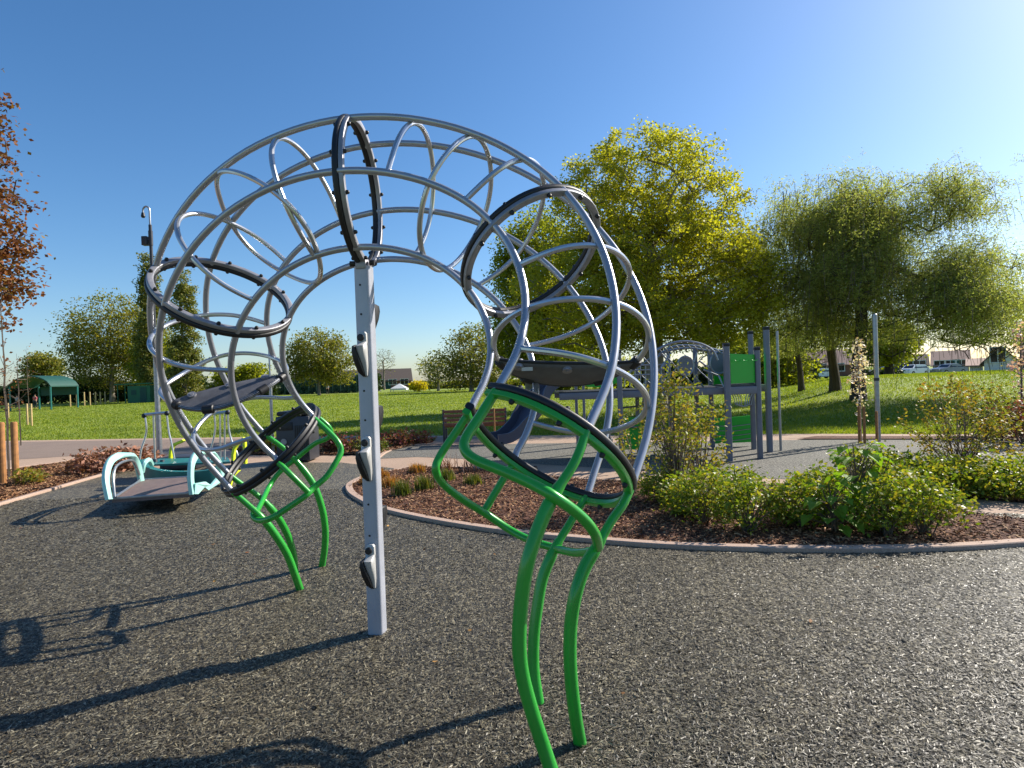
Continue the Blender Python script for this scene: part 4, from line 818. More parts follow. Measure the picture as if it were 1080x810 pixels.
# broad-leaved plant
def broad_plant(label, px, py, h, seed):
    b = GP(px, py); rs = np.random.default_rng(seed); root = empty('broad_leaved_plant', (b.x, b.y, .02), label, 'plant')
    lobes = [(0, 0), (.12, .10), (.3, .16), (.22, .30), (.42, .34), (.40, .46), (.62, .30), (.72, .22), (1.0, 0)]
    out = [(x, y) for x, y in lobes]+[(x, -y) for x, y in lobes[1:-1][::-1]]
    for k in range(52):
        t = rs.random(); a = rs.uniform(0, 6.28); zz = h*(.12+.86*t); rr = .27*(1-.45*t)*rs.uniform(.4, 1.1)
        e = Vector((b.x+math.cos(a)*rr, b.y+math.sin(a)*rr, .02+zz)); s = Vector((b.x+rs.normal(0, .02), b.y+rs.normal(0, .02), .02+zz*.55))
        m = MB(); m.tube([s, s.lerp(e, .6)+Vector((0, 0, .03)), e], [.004, .0035, .002], 5, caps=False)
        d = Vector((math.cos(a), math.sin(a), rs.uniform(-.5, .25))).normalized(); sd = d.cross(Vector((0, 0, 1))).normalized(); u = sd.cross(d)
        S = rs.uniform(.12, .2)*(1.05-.3*t); vs = [e+d*x*S+sd*y*S*1.0+u*(abs(y)*.35*S-x*x*.25*S) for x, y in out]; cpt = e+d*.45*S-u*.06*S
        m.mi = 1; m.add([cpt]+vs, [(0, i+1, (i+1) % len(vs)+1) for i in range(len(vs))]); m.build('leaf', [M['bark'], M['biglf']], root, smooth=False)
    m = MB(); m.tube([(b.x, b.y, 0), (b.x+.01, b.y, h*.5), (b.x-.02, b.y+.01, h)], [.012, .009, .004], 7); 
    for q in range(3): m.tube([(b.x+rs.normal(0, .03), b.y+rs.normal(0, .03), 0), (b.x+rs.normal(0, .08), b.y+rs.normal(0, .08), h*rs.uniform(.6, .9))], [.01, .004], 6)
    m.build('stem', M['bark'], root)
broad_plant('broad-leaved green plant taller than the shrubs around it in the bed', 905, 560, .80, 160)
broad_plant('smaller broad-leaved plant at the left foot of the taller one', 878, 562, .45, 161)
# tufts
def tuft(name, label, px, py, w, h, n, mat, seed, group=None, arch_=.5, Z=.02):
    b = GP(px, py); rs = np.random.default_rng(seed); a = rs.uniform(0, 2*math.pi, n); L = h*rs.uniform(.6, 1.25, n); lean = rs.uniform(.1, 1, n)*arch_
    ba = np.stack([b.x+rs.normal(0, w*.22, n), b.y+rs.normal(0, w*.22, n), np.full(n, Z)], -1); d = np.stack([np.cos(a), np.sin(a), np.zeros(n)], -1); s = np.stack([-np.sin(a), np.cos(a), np.zeros(n)], -1)*.004*max(1, b.y/5)
    K = 5; V = []
    for k in range(K):
        t = k/(K-1); q = ba+d*(lean*L*t*t)[:, None]+np.array([0, 0, 1])*(L*(t-.35*lean*t*t*t))[:, None]; V += [q-s*(1-.85*t), q+s*(1-.85*t)]
    V = np.stack(V, 1).reshape(-1, 3); kk = (np.arange(n)*2*K)[:, None]+np.arange(K-1)*2
    o = np_mesh(name, V, np.stack([kk, kk+1, kk+3, kk+2], -1).reshape(-1, 4), M[mat]); return tag(o, label, 'grass tuft', group)
for i, (px, py, w, h, mat, lab) in enumerate([
    (388, 512, .26, .15, 'sedge', 'orange sedge tuft at the pointed left tip of the bed'), (412, 515, .28, .15, 'sedge', 'orange sedge tuft just right of the grey post'), (400, 505, .26, .14, 'sedge', 'orange sedge tuft behind the grey post'),
    (424, 524, .22, .20, 'dgrass', 'green grass tuft near the kerb right of the post'), (447, 518, .26, .19, 'dgrass', 'green grass tuft in the middle of the left bed'), (470, 508, .3, .17, 'dgrass', 'low green tuft under the green step loop'), (500, 512, .25, .14, 'dgrass', 'small green tuft inside the lower step loop'),
    (440, 500, .26, .15, 'sedge', 'orange sedge tuft at the back edge of the left bed')]):
    tuft('grass_tuft', lab, px, py, w, h, 260, mat, 170+i, 'grass tufts in the kerbed bed')
tuft('pale_grass', 'pale arching dry grass at the back of the bed under the green loop', 470, 497, .35, .32, 60, 'brownleaf', 190, arch_=1.3)
tuft('pale_grass', 'pale arching dry grass further right at the back of the bed', 497, 499, .35, .28, 50, 'brownleaf', 191, arch_=1.3)
for i, (px, py, w, h, n, mat, lab) in enumerate([
    (365, 476, 1.0, .34, 1100, 'purple', 'reddish ground plant in the far bed left of the post'), (410, 472, .9, .3, 900, 'purple', 'purple-red ground plant in the far bed right of the post'), (438, 468, .8, .3, 800, 'purple', 'reddish ground plant at the right tip of the far bed'),
    (390, 478, .7, .26, 700, 'dgrass', 'green ground plant in the far bed behind the post'), (280, 477, .9, .28, 700, 'amber', 'yellowish ground plant beside the litter bin')]):
    shrub('ground_plant', lab, px, py, w, h, n, .07, mat, 200+i, 'plants in the far bed')
shrub('leaf_litter_plant', 'brown withered plant mound left of the mint see-saw', 112, 497, 1.3, .28, 1800, .09, 'brownleaf', 210)
shrub('leaf_litter_plant', 'second brown withered mound behind the mint see-saw', 142, 492, 1.0, .25, 1100, .09, 'brownleaf', 211)
shrub('leaf_litter_plant', 'golden withered plant at the foot of the near stakes', 28, 512, .5, .22, 500, .06, 'amber', 212)
# hedges and the far tree line
def hedge(label, x0, x1, Y, top, bot_extra, mat, seed, n, ls=.4, name='hedge', thick=2.5, group='dark hedges beyond the lawn'):
    rs = np.random.default_rng(seed); a, b = base_at(x0, Y), base_at(x1, Y); H = AT((x0+x1)/2, top, Y).z-a.z
    root = empty(name, a.lerp(b, .5), label, 'hedge', group)
    t = rs.random(n); x = a.x+(b.x-a.x)*t; bump_ = .82+.18*np.sin(t*23+seed)*np.sin(t*9+1)+rs.normal(0, .03, n); z = a.z+H*bump_*rs.random(n)**.7; y = Y+rs.normal(0, thick*.35, n)
    V, F = leaf_quads(np.stack([x, y, z], -1), ls, .1, .7, rs); np_mesh('foliage', V, F, M[mat], root)
    m = MB()
    for k in range(max(3, int((b.x-a.x)/2.5))):
        q = a.lerp(b, (k+.5)/max(3, int((b.x-a.x)/2.5))); m.tube([q, q+Vector((rs.normal(0, .2), 0, H*.75))], [.09, .04], 5)
    m.build('stems', M['bark_dark'], root); return root
hedge('dark hedge at the far left beyond the canopy and kiosk', -120, 215, 100, 398, 0, 'darkleaf', 301, 26000, .5)
hedge('dark hedge behind the round tree in the centre distance', 285, 400, 112, 395, 0, 'darkleaf', 302, 14000, .5)
hedge('low dark hedge between poplars and the litter bin', 205, 290, 104, 401, 0, 'darkleaf', 303, 9000, .5)
hedge('olive hedge line right of the yellow bush', 448, 640, 118, 399, 0, 'olive', 304, 16000, .5)
hedge('dark hedge behind the tower at the foot of the willows', 640, 860, 70, 378, 0, 'darkleaf', 305, 20000, .35)
hedge('short dark hedge left of the white hatchback beyond the bank', 905, 950, 62, 388.5, 0, 'darkleaf', 306, 3000, .2, thick=1)

# ------------------------------------------------------------------ bench
b0, b1 = GP(469, 470.5), GP(534, 468.5); Yb = b0.y
bench = empty('park_bench', (b0+b1)/2, 'brown slatted park bench with a back, seen behind the green loop', 'bench')
L = (b1-b0).length; cx = (b0.x+b1.x)/2
for z in (.46, .56, .66, .76):
    m = MB(); m.box((cx, Yb-.02-.1*(z-.46), z+.03), (L, .03, .065), bevel=.006); m.build('back_slat', M['benchwood'], bench)
m = MB()
for k in range(4): m.box((cx, Yb+.08+.1*k, .44), (L, .08, .035), bevel=.006)
m.build('seat', M['benchwood'], bench)
for sx in (-1, 1):
    m = MB(); x = cx+sx*(L/2+.0)
    m.box((x, Yb-.01, .42), (.05, .05, .84), bevel=.004); m.box((x, Yb+.42, .22), (.05, .05, .44), bevel=.004); m.box((x, Yb+.2, .40), (.05, .42, .04)); m.box((x, Yb+.2, .62), (.05, .46, .04)); m.box((x, Yb+.42, .52), (.04, .04, .2))
    m.build('side_frame', M['darkmetal'], bench)
# litter bin
bb = GP(309, 488.5); w = .66
lb = empty('litter_bin', bb, 'square black slatted litter bin behind the left hoops', 'bin')
m = MB(); m.box((bb.x, bb.y+.33, .47), (w, .6, .88), bevel=.03); m.build('body', M['darkmetal'], lb)
m = MB(); m.box((bb.x, bb.y+.33, .965), (w*.96, .58, .09), bevel=.04); m.build('lid', M['black'], lb)
m = MB(); m.box((bb.x-.14, bb.y+.022, .72), (.3, .02, .16), bevel=.008); m.build('opening', M['black'], lb)
m = MB()
for k in range(7): m.box((bb.x+.06+k*.042, bb.y+.022, .42), (.018, .012, .62))
m.build('slat_panel', M['black'], lb)
m = MB(); m.cyl((bb.x-.17, bb.y+.012, .42), (bb.x-.17, bb.y+.026, .42), .06, 16); m.build('badge', M['ringplate'], lb)
# thin posts
def slim_post(label, px, py, ptop, r0, r1, split, name='steel_post', Y=None):
    b = GT(px, py); top = AT(px, ptop, b.y).z; root = empty(name, b, label, 'post')
    m = MB(); zs = AT(px, split, b.y).z; m.cyl((b.x, b.y, b.z-.05), (b.x, b.y, zs), r0, 14); m.build('base_tube', M['steel'], root)
    m = MB(); m.tube([(b.x, b.y, zs), (b.x, b.y, top-.01), (b.x, b.y, top)], [r1, r1, r1*.7], 12); m.build('upper_tube', M['steel'], root)
    m = MB(); m.cyl((b.x, b.y, zs-.03), (b.x, b.y, zs+.03), max(r0, r1)*1.15, 14); m.build('collar', M['darkmetal'], root); return root
slim_post('slim grey two-part post rising behind the black litter bin', 288, 478, 322, .035, .02, 404)
slim_post('plain thin grey post standing by the white blossom sapling', 926.5, 466, 331, .045, .043, 400)
# swan-neck pole
pb = GP(168.5, 484, .0); sp = empty('swan_neck_pole', pb, 'tall steel pole with a hooked swan-neck top and small box at left', 'pole')
Yp = pb.y; zt = AT(163, 222, Yp).z; zm = AT(163, 237, Yp).z
m = MB(); m.cyl((pb.x, Yp, -.02), (pb.x, Yp, AT(166, 345, Yp).z), .06, 14, .045); m.build('mast', M['steel'], sp)
m = MB(); m.cyl((pb.x, Yp, AT(166, 345, Yp).z), (pb.x, Yp, zm), .034, 12); m.build('upper_mast', M['darkmetal'], sp)
nr = 3.5*Yp/FPX; m = MB(); pts = [Vector((pb.x, Yp, zm)), Vector((pb.x, Yp, zt))]+[Vector((pb.x-nr+nr*math.cos(a), Yp, zt+nr*1.3*math.sin(a))) for a in [math.pi*k/10 for k in range(1, 11)]]+[Vector((pb.x-2*nr, Yp, zt-.06))]
m.tube(pts, .019, 10); m.build('hook', M['steel'], sp)
m = MB(); m.tube([(pb.x-2*nr, Yp, zt-.04), (pb.x-2*nr, Yp, zt-.12), (pb.x-2*nr, Yp, zt-.15)], [.03, .045, .03], 12); m.build('camera_head', M['black'], sp)
z = AT(160, 254, Yp).z; m = MB(); m.box((pb.x-.12, Yp, z), (.12, .12, .2), bevel=.012); m.box((pb.x-.04, Yp, z), (.06, .04, .04)); m.build('box', M['darkmetal'], sp)
m = MB(); m.cyl((pb.x, Yp, z-.1), (pb.x, Yp, z+.22), .045, 12); m.build('sleeve', M['darkmetal'], sp)

# ------------------------------------------------------------------ accessible see-saw
rk = empty('accessible_seesaw', GP(170, 515), 'low inclusive see-saw with mint side frames, brown deck and silver grab rails', 'see-saw')
def GZP(px, py, z): return GP(px, py, z)
c = [GZP(118, 526, .2), GZP(203, 520, .2), GZP(199, 503, .2), GZP(150, 506, .2)]
m = MB(); top = [Vector((q.x, q.y, .2)) for q in c]; m.add([q-Vector((0, 0, .05)) for q in top]+top, [(3, 2, 1, 0), (4, 5, 6, 7)]+[(k, (k+1) % 4, 4+(k+1) % 4, 4+k) for k in range(4)]); m.build('platform', M['deck'], rk, smooth=False)
m = MB(); m.tube([top[k] for k in range(4)], .018, 8, closed=True); m.build('platform_trim', M['steel'], rk)
def band(name, rows, w, t, mat, up=None):
    P = smooth_curve([AT(*r) for r in rows], 5); m = MB(); m.strip(P, rrect(t, w, min(t, w)*.3, 2), up or (0, -.3, 1) if False else [Vector((-1 if up == 'x' else 0, 0, 0))+Vector((0, -1, .15)) for _ in P]); return m.build(name, M[mat], rk)
band('side_frame', [(115, 527, 7.25), (111.5, 505, 7.3), (116, 487, 7.5), (128, 480, 7.8), (139, 481, 8.3), (145.5, 492, 8.6), (149, 508, 8.75)], .09, .055, 'mint')
m = MB(); m.tube(smooth_curve([AT(*r) for r in [(121, 524, 7.3), (119.5, 505, 7.35), (122, 493, 7.5), (130, 487, 7.8), (140, 486, 8.3), (145, 495, 8.5), (147, 506, 8.7), (135, 515, 8.0), (122, 524, 7.35)]], 5), .016, 8); m.build('inner_rail', M['steel'], rk)
band('side_frame', [(203, 521, 7.5), (201, 503, 7.5), (203, 486, 7.6), (211, 477, 7.9), (224, 479, 8.4), (232, 492, 8.8), (235, 507, 8.9)], .09, .055, 'mint')
m = MB(); m.plate([AT(204, 521, 7.5), AT(205, 510, 7.5), AT(216, 508, 8.0), AT(222, 512, 8.2), AT(232, 500, 8.8), AT(236, 506, 8.85), AT(228, 511, 8.5), AT(219, 517, 8.1), AT(215, 513.5, 7.95), AT(208, 521, 7.6)], .04, (1, -.4, 0)); m.build('side_panel', M['mint'], rk, smooth=False)
# teal hull and upper deck
hb = [GZP(150, 502, .12), GZP(236, 500, .12), GZP(240, 488, .12), GZP(148, 489, .12)]
m = MB(); P = [AT(148, 491, 9.6), AT(160, 500, 9.3), AT(180, 503.5, 9.2), AT(215, 503, 9.2), AT(238, 497, 9.4)]
m.strip(smooth_curve(P, 5), [(-.04, -.12), (.04, -.12), (.05, .1), (-.05, .1)], (0, 0, 1)); m.build('teal_base', M['teal'], rk)
m = MB(); d = [GZP(150, 490, .3), GZP(243, 487, .3), GZP(240, 482, .3), GZP(152, 484, .3)]; m.add([Vector((q.x, q.y, .27)) for q in d]+[Vector((q.x, q.y, .3)) for q in d], [(3, 2, 1, 0), (4, 5, 6, 7)]+[(k, (k+1) % 4, 4+(k+1) % 4, 4+k) for k in range(4)]); m.build('upper_deck', M['teal'], rk, smooth=False)
m = MB(); q = GZP(195, 494, .0); m.box((q.x, q.y, .13), (.7, .5, .24), bevel=.04); m.build('pivot_housing', M['darkmetal'], rk)
m = MB(); m.tube(smooth_curve([AT(150, 498, 8.9), AT(152, 489, 8.9), AT(157, 485, 9.1), AT(160, 490, 9.3)], 4), .035, 8); m.build('mint_handle', M['mint'], rk)
def grab(rows, r=.016, name='grab_rail'): m = MB(); m.tube(smooth_curve([AT(*q) for q in rows], 5), r, 8); m.build(name, M['rod'], rk)
Yg = 10.2
for rows in ([(152.5, 437), (154.5, 452), (153, 462), (149, 474), (147, 488)], [(162, 438), (162.5, 460), (163.5, 485)], [(176, 438), (178, 455), (181, 468), (184, 484)],
             [(226, 437), (227, 452), (225, 464), (222, 476), (221, 487)], [(232, 437), (232.5, 485)], [(237, 436), (237, 484)], [(240.5, 435), (241, 450), (244, 464), (250, 478), (252, 486)]):
    grab([(x, y, Yg) for x, y in rows])
for a, b in (((152, 437.5), (178, 435)), ((218, 437), (242, 434))):
    grab([(*a, Yg), (*b, Yg)], .026, 'top_bar')
    for x, y in ((a[0], a[1]), (b[0]-2, b[1])):
        m = MB(); m.ball(AT(x, y+1, Yg), .042, 10); m.build('joint', M['black'], rk)
for x, y in ((163.5, 484), (171, 485), (232, 484), (238, 484)):
    m = MB(); q = AT(x, y, Yg); m.cyl(q-Vector((0, 0, .08)), q, .05, 10, .03); m.build('foot', M['darkmetal'], rk)
def yframe(rows):
    P = [AT(*r) for r in rows]; m = MB(); m.strip(smooth_curve(P, 3), rrect(.045, .09, .012, 2), [Vector((0, -1, .1))]*((len(P)-1)*3+1)); m.build('yellow_frame', M['yellow'], rk)
yframe([(180, 486, 10.8), (182, 471, 10.8), (192, 465.5, 10.8), (194, 464, 10.8)]); yframe([(246, 493, 9.9), (247.5, 473, 9.9), (258, 462, 9.9)]); yframe([(259, 489, 10.6), (258, 464, 10.6)])
yframe([(242, 512, 9.2), (246, 500, 9.3), (252, 494, 9.5)])

# ------------------------------------------------------------------ play tower
tw = empty('play_tower', GP(775, 482), 'grey-posted climbing tower with bright green panels, net arch and slide', 'play tower')
def tpost(px0_, ptop_, px1, pbase, r=.055, name='post', mat='towergrey', cap=True, sq=True):
    r = r*.82; b = GP(px1, pbase); t = AT(px0_, ptop_, b.y); x = (b.x*.5+t.x*.5); m = MB()
    if sq: m.strip([Vector((x, b.y, -.05)), Vector((x, b.y, t.z))], rrect(r*1.8, r*1.8, r*.35), (0, 1, 0))
    else: m.cyl((x, b.y, -.05), (x, b.y, t.z), r, 12)
    o = m.build(name, M[mat], tw)
    if cap: m = MB(); m.box((x, b.y, t.z+.02), (r*2, r*2, .06), bevel=.012); m.build('post_cap', M['black'], o)
    return Vector((x, b.y, t.z))
A = tpost(765.5, 365, 769.7, 486.5, .062); B = tpost(798.5, 369, 801.6, 483.5, .055); C_ = tpost(808, 347.5, 812, 477, .062); D = tpost(791.5, 352, 795, 474, .055); E_ = tpost(749, 371, 751, 472, .055)
tpost(820.5, 349, 822.5, 475.5, .028, 'fire_pole', 'steel', False, False)
tpost(608, 398, 608.5, 472, .04); tpost(616, 398, 616, 466, .04); F_ = tpost(654, 372, 654.5, 488, .055); tpost(690, 374, 691, 470, .045)
def quadp(name, pts, t, mat, nrm=(0, 1, 0)): m = MB(); m.plate(pts, t, nrm); return m.build(name, M[mat], tw, smooth=False)
Yf = A.y; Yr = D.y
def beam(a, b, w=.06, h=.1, name='deck_beam', mat='towergrey'):
    a, b = Vector(a), Vector(b); d = (b-a); m = MB(); m.strip([a, b], rrect(w, h, .01), (0, 0, 1)); return m.build(name, M[mat], tw)
zd = AT(780, 412, Yf).z
o = quadp('upper_panel', [Vector((A.x+.06, Yf+.0, zd+.12)), Vector((B.x-.05, B.y, zd+.12)), Vector((B.x-.05, B.y, AT(796, 374, B.y).z)), Vector((A.x+.06, Yf, AT(770, 373, Yf).z))], .03, 'greenpanel')
m = MB()
for k, (dx) in enumerate((.16, .32, .48)):
    c0 = Vector((A.x+.03+dx*.9, Yf-.028, AT(780, 379, Yf).z)); m.tube([c0+Vector((math.cos(a)*.055, .006*k, math.sin(a)*.03)) for a in [math.pi*(1.1+.8*q/8) for q in range(9)]], .006, 6)
m.build('raised_pattern', M['greenpanel'], o)
quadp('side_panel', [Vector((B.x, B.y+.03, zd+.1)), Vector((D.x+.05, Yr, zd+.1)), Vector((D.x+.05, Yr, zd+.62)), Vector((B.x, B.y+.03, zd+.62))], .03, 'greenpanel', (1, 0, 0))
quadp('upper_panel', [AT(753, 407, Yr), AT(768, 408, Yr), AT(768, 397, Yr), AT(753, 396, Yr)], .03, 'greenpanel')
o = quadp('lower_panel', [AT(752, 468, E_.y), AT(794, 466, E_.y), AT(793, 438, E_.y), AT(752, 442, E_.y)], .03, 'greenpanel')
for k in range(4):
    a, b_ = AT(753, 464-k*5, E_.y), AT(792, 462-k*5, E_.y); m = MB(); m.tube([a-Vector((0, .03, 0)), a.lerp(b_, .5)-Vector((0, .03, .03)), b_-Vector((0, .03, 0))], .009, 6); m.build('panel_groove', M['tower_line'] if 'tower_line' in M else M['steel'], o)
zb = zd
for a, b_ in ((A, B), (E_, D), (A, E_), (B, D), (D, C_)):
    beam((a.x, a.y, zb), (b_.x, b_.y, zb), .05, .13)
m = MB(); m.plate([Vector((A.x, A.y, zb+.07)), Vector((B.x, B.y, zb+.07)), Vector((D.x, D.y, zb+.07)), Vector((E_.x, E_.y, zb+.07))], .04, (0, 0, 1)); m.build('deck', M['darkmetal'], tw, smooth=False)
beam((F_.x-1.0, F_.y+.4, zb-.02), (A.x, A.y+.2, zb), .05, .12); beam((F_.x-1.0, E_.y, zb-.02), (E_.x, E_.y, zb), .05, .12)
m = MB(); m.plate([Vector((F_.x-1.0, F_.y+.4, zb+.05)), Vector((A.x-.1, A.y+.2, zb+.05)), Vector((E_.x, E_.y, zb+.05)), Vector((F_.x-1.0, E_.y, zb+.05))], .03, (0, 0, 1)); m.build('walkway', M['darkmetal'], tw, smooth=False)
for k in range(4):    # fan of ropes below the deck
    for sgn in (0, 1):
        x0_ = 771.5+k*2.7 if sgn == 0 else 796-k*2.7; x1_ = 776+k*2.1 if sgn == 0 else 792-k*2.1
        m = MB(); m.tube([AT(x0_, 415, Yf+.05), AT(x1_*.5+x0_*.5+(.5 if sgn == 0 else -.5), 420, Yf+.06), AT(x1_, 427, Yf+.05)], .008, 5); m.build('rope', M['steel'], tw)
m = MB(); m.tube(smooth_curve([AT(776, 426, Yf), AT(784, 428.5, Yf), AT(791, 426, Yf)], 4), .012, 6); m.build('rope_bar', M['steel'], tw)
# round bubble panels, climbing arches and net to the left of the tower
for cx_, cy_, rx_, ry_, Yc in ((723, 386, 8.5, 10, 10.3), (758, 383, 9, 11, 10.6)):
    q = AT(cx_, cy_, Yc); s = Yc/FPX; m = MB(); n = 24; ring = [q+Vector((math.cos(a)*rx_*s, 0, math.sin(a)*ry_*s)) for a in [2*math.pi*k/n for k in range(n)]]
    m.plate(ring, .02, (0, 1, 0)); o = m.build('round_panel', M['towergrey'], tw, smooth=False); m = MB(); m.tube(ring, .018, 8, closed=True); m.build('panel_rim', M['steel'], o)
def arc(rows, r=.02, name='arch_tube', mat='steel'): m = MB(); m.tube(smooth_curve([AT(*q) for q in rows], 5), r, 8); m.build(name, M[mat], tw)
arc([(690, 371, 10.2), (705, 363, 10.2), (722, 360, 10.2), (740, 363, 10.2), (752, 370, 10.2), (757, 380, 10.2)]); arc([(690, 379, 11), (705, 370, 11), (725, 367, 11), (742, 369, 11), (765, 373, 11)])
arc([(695, 374, 10.6), (712, 365, 10.6), (735, 365, 10.6), (765, 371, 10.6)])
for k in range(11):
    x = 694+k*6.2; yt = 361.5+abs(k-4.5)**1.6*.35; arc([(x, yt+2, 10.2), (x+3, yt+5, 10.6), (x+5, yt+9.5, 11)], .012, 'arch_rung')
for rows in ([(697, 372, 10.4), (706, 385, 10.4), (700, 400, 10.4)], [(708, 372, 10.4), (697, 388, 10.4)], [(735, 372, 10.4), (731, 392, 10.4), (742, 408, 10.4)], [(748, 388, 10.4), (738, 381, 10.4)], [(758, 396, 10.3), (764, 409, 10.2)], [(742, 390, 10.4), (757, 396, 10.4)]): arc(rows, .016, 'climbing_bar')
for y in (386, 391, 396): arc([(656, y, 10.6), (700, y-1.5, 10.6)], .012, 'guard_rail')
for k in range(8): arc([(659+k*5.5, 386, 10.6), (659+k*5.5, 408, 10.6)], .009, 'guard_bar')
quadp('green_bulge_panel', [AT(606, 402, 10.6), AT(620, 408, 10.6), AT(640, 409, 10.6), AT(652, 403, 10.6), AT(652, 396, 10.6), AT(606, 396, 10.6)], .04, 'greenpanel')
quadp('lower_panel', [AT(657, 474, 11.2), AT(676, 474, 11.2), AT(676, 440, 11.2), AT(657, 440, 11.2)], .03, 'greenpanel')
for a_, b2_, c2_, d2_, r_ in ((672, 378, 672.5, 478, .045), (706, 372, 707, 474, .045), (734, 366, 735, 476, .05), (641, 384, 641.5, 468, .04)):
    tpost(a_, b2_, c2_, d2_, r_)
for x0_, y0_, x1_, y1_ in ((656, 398, 690, 374), (672, 410, 706, 380), (690, 412, 722, 378), (706, 412, 742, 376), (660, 378, 690, 408), (676, 374, 712, 410), (700, 372, 734, 408), (722, 374, 752, 404)):
    arc([(x0_, y0_, 11.3), ((x0_+x1_)/2, (y0_+y1_)/2+1.5, 11.3), (x1_, y1_, 11.3)], .011, 'net_rope')
arc([(657, 430, 11), (700, 427, 11), (748, 430, 11)], .018, 'cross_bar'); arc([(657, 450, 11), (706, 452, 11)], .018, 'cross_bar')
# slide
P = smooth_curve([AT(606, 401, 10.9), AT(594, 400, 10.9), AT(580, 408, 10.8), AT(568, 422, 10.7), AT(556, 440, 10.5), AT(546, 453, 10.4), AT(534, 463, 10.3), AT(520, 466, 10.2)], 5)
m = MB(); m.strip(P, [(-.24, .14), (-.27, .14), (-.27, -.03), (.27, -.03), (.27, .14), (.24, .14), (.24, .0), (-.24, .0)], [Vector((0, 0, 1))]*len(P)); m.build('slide', M['slide'], tw)
beam(AT(616, 415, 11), AT(655, 413, 11), .05, .08)

# ------------------------------------------------------------------ shelters on the left
q0 = base_at(44, 64); q1 = base_at(72, 64)
can = empty('canopy_shelter', q0.lerp(q1, .5), 'dark green barrel-roofed canopy shelter on slim posts beyond the lawn', 'shelter')
s = 64/FPX; zt_ = AT(58, 396, 64).z; ze = AT(58, 407, 64).z
m = MB(); n = 14; prof = []
x0_, x1_ = AT(28, 400, 64).x, AT(72, 400, 64).x; ya, yb = 61.5, 65.5
vs = []; fs = []
for k in range(n+1):
    t = k/n; x = x0_+(x1_-x0_)*t; e = ze+(zt_-ze)*math.sin(math.pi*t)**.6
    vs += [(x, ya, e), (x, yb, e), (x, ya, e-.12), (x, yb, e-.12)]
for k in range(n): a = k*4; fs += [(a, a+4, a+5, a+1), (a+3, a+7, a+6, a+2), (a, a+2, a+6, a+4), (a+1, a+5, a+7, a+3)]
fs += [(0, 1, 3, 2), (n*4, n*4+2, n*4+3, n*4+1)]; m.add(vs, fs); m.build('canopy_roof', M['shade'], can)
m = MB(); m.plate([Vector((x0_, yb, ze-.05)), Vector((x1_, yb, ze-.05)), Vector((x1_-.1, yb, ze-1.0)), Vector((x0_+.1, yb, ze-1.0))], .05, (0, 1, 0)); m.build('valance', M['shade'], can, smooth=False)
for x in (x0_+.15, x1_-.1):
    for y in (ya+.1, yb-.1): m = MB(); m.cyl((x, y, -.05), (x, y, ze), .08, 10); m.build('post', M['teal'], can)
def kiosk(label, xa, xb, Y, top, name='park_kiosk'):
    a, b_ = base_at(xa, Y), base_at(xb, Y); z = AT((xa+xb)/2, top, Y).z; w = b_.x-a.x; cx_ = (a.x+b_.x)/2
    r = empty(name, (cx_, Y, a.z), label, 'kiosk')
    m = MB(); m.box((cx_+w*.15, Y+1.4, a.z+z*.45), (w*.66, 2.6, z*.9)); m.build('cabin', M['kiosk'], r, smooth=False)
    m = MB(); m.box((cx_, Y+1.4, z-.06), (w*1.06, 3.2, .16), bevel=.02); m.build('roof', M['kiosk'], r, smooth=False)
    for x in (-w*.47, -w*.25): m = MB(); m.cyl((cx_+x, Y+.1, a.z), (cx_+x, Y+.1, z), .06, 8); m.build('post', M['kiosk'], r)
    m = MB(); m.box((cx_+w*.28, Y+.085, a.z+z*.42), (.9, .04, z*.78)); m.build('door', M['shade'], r, smooth=False)
    m = MB(); m.box((cx_+.0, Y+.085, a.z+z*.55), (.7, .03, .7)); m.build('shutter', M['shade'], r, smooth=False)
kiosk('small flat-roofed green kiosk beside the broad left tree', 122, 158, 84, 404.5)
# tall mesh fence
fr = empty('mesh_fence', base_at(340, 108), 'tall green mesh fence of the courts behind the round tree', 'fence')
xa, xb = base_at(283, 108), base_at(384, 108); zt_ = AT(335, 393, 108).z
for k in range(13):
    x = xa.x+(xb.x-xa.x)*k/12; m = MB(); m.cyl((x, 108, 0), (x, 108, zt_), .06, 6); m.build('post', M['shade'], fr)
m = MB(); K = 100
for k in range(K+1): x = xa.x+(xb.x-xa.x)*k/K; m.box((x, 108, zt_/2), (.03, .03, zt_))
for k in range(12): m.box(((xa.x+xb.x)/2, 108, zt_*(k+.5)/12), (xb.x-xa.x, .03, .03))
m.build('mesh', M['shade'], fr, smooth=False)

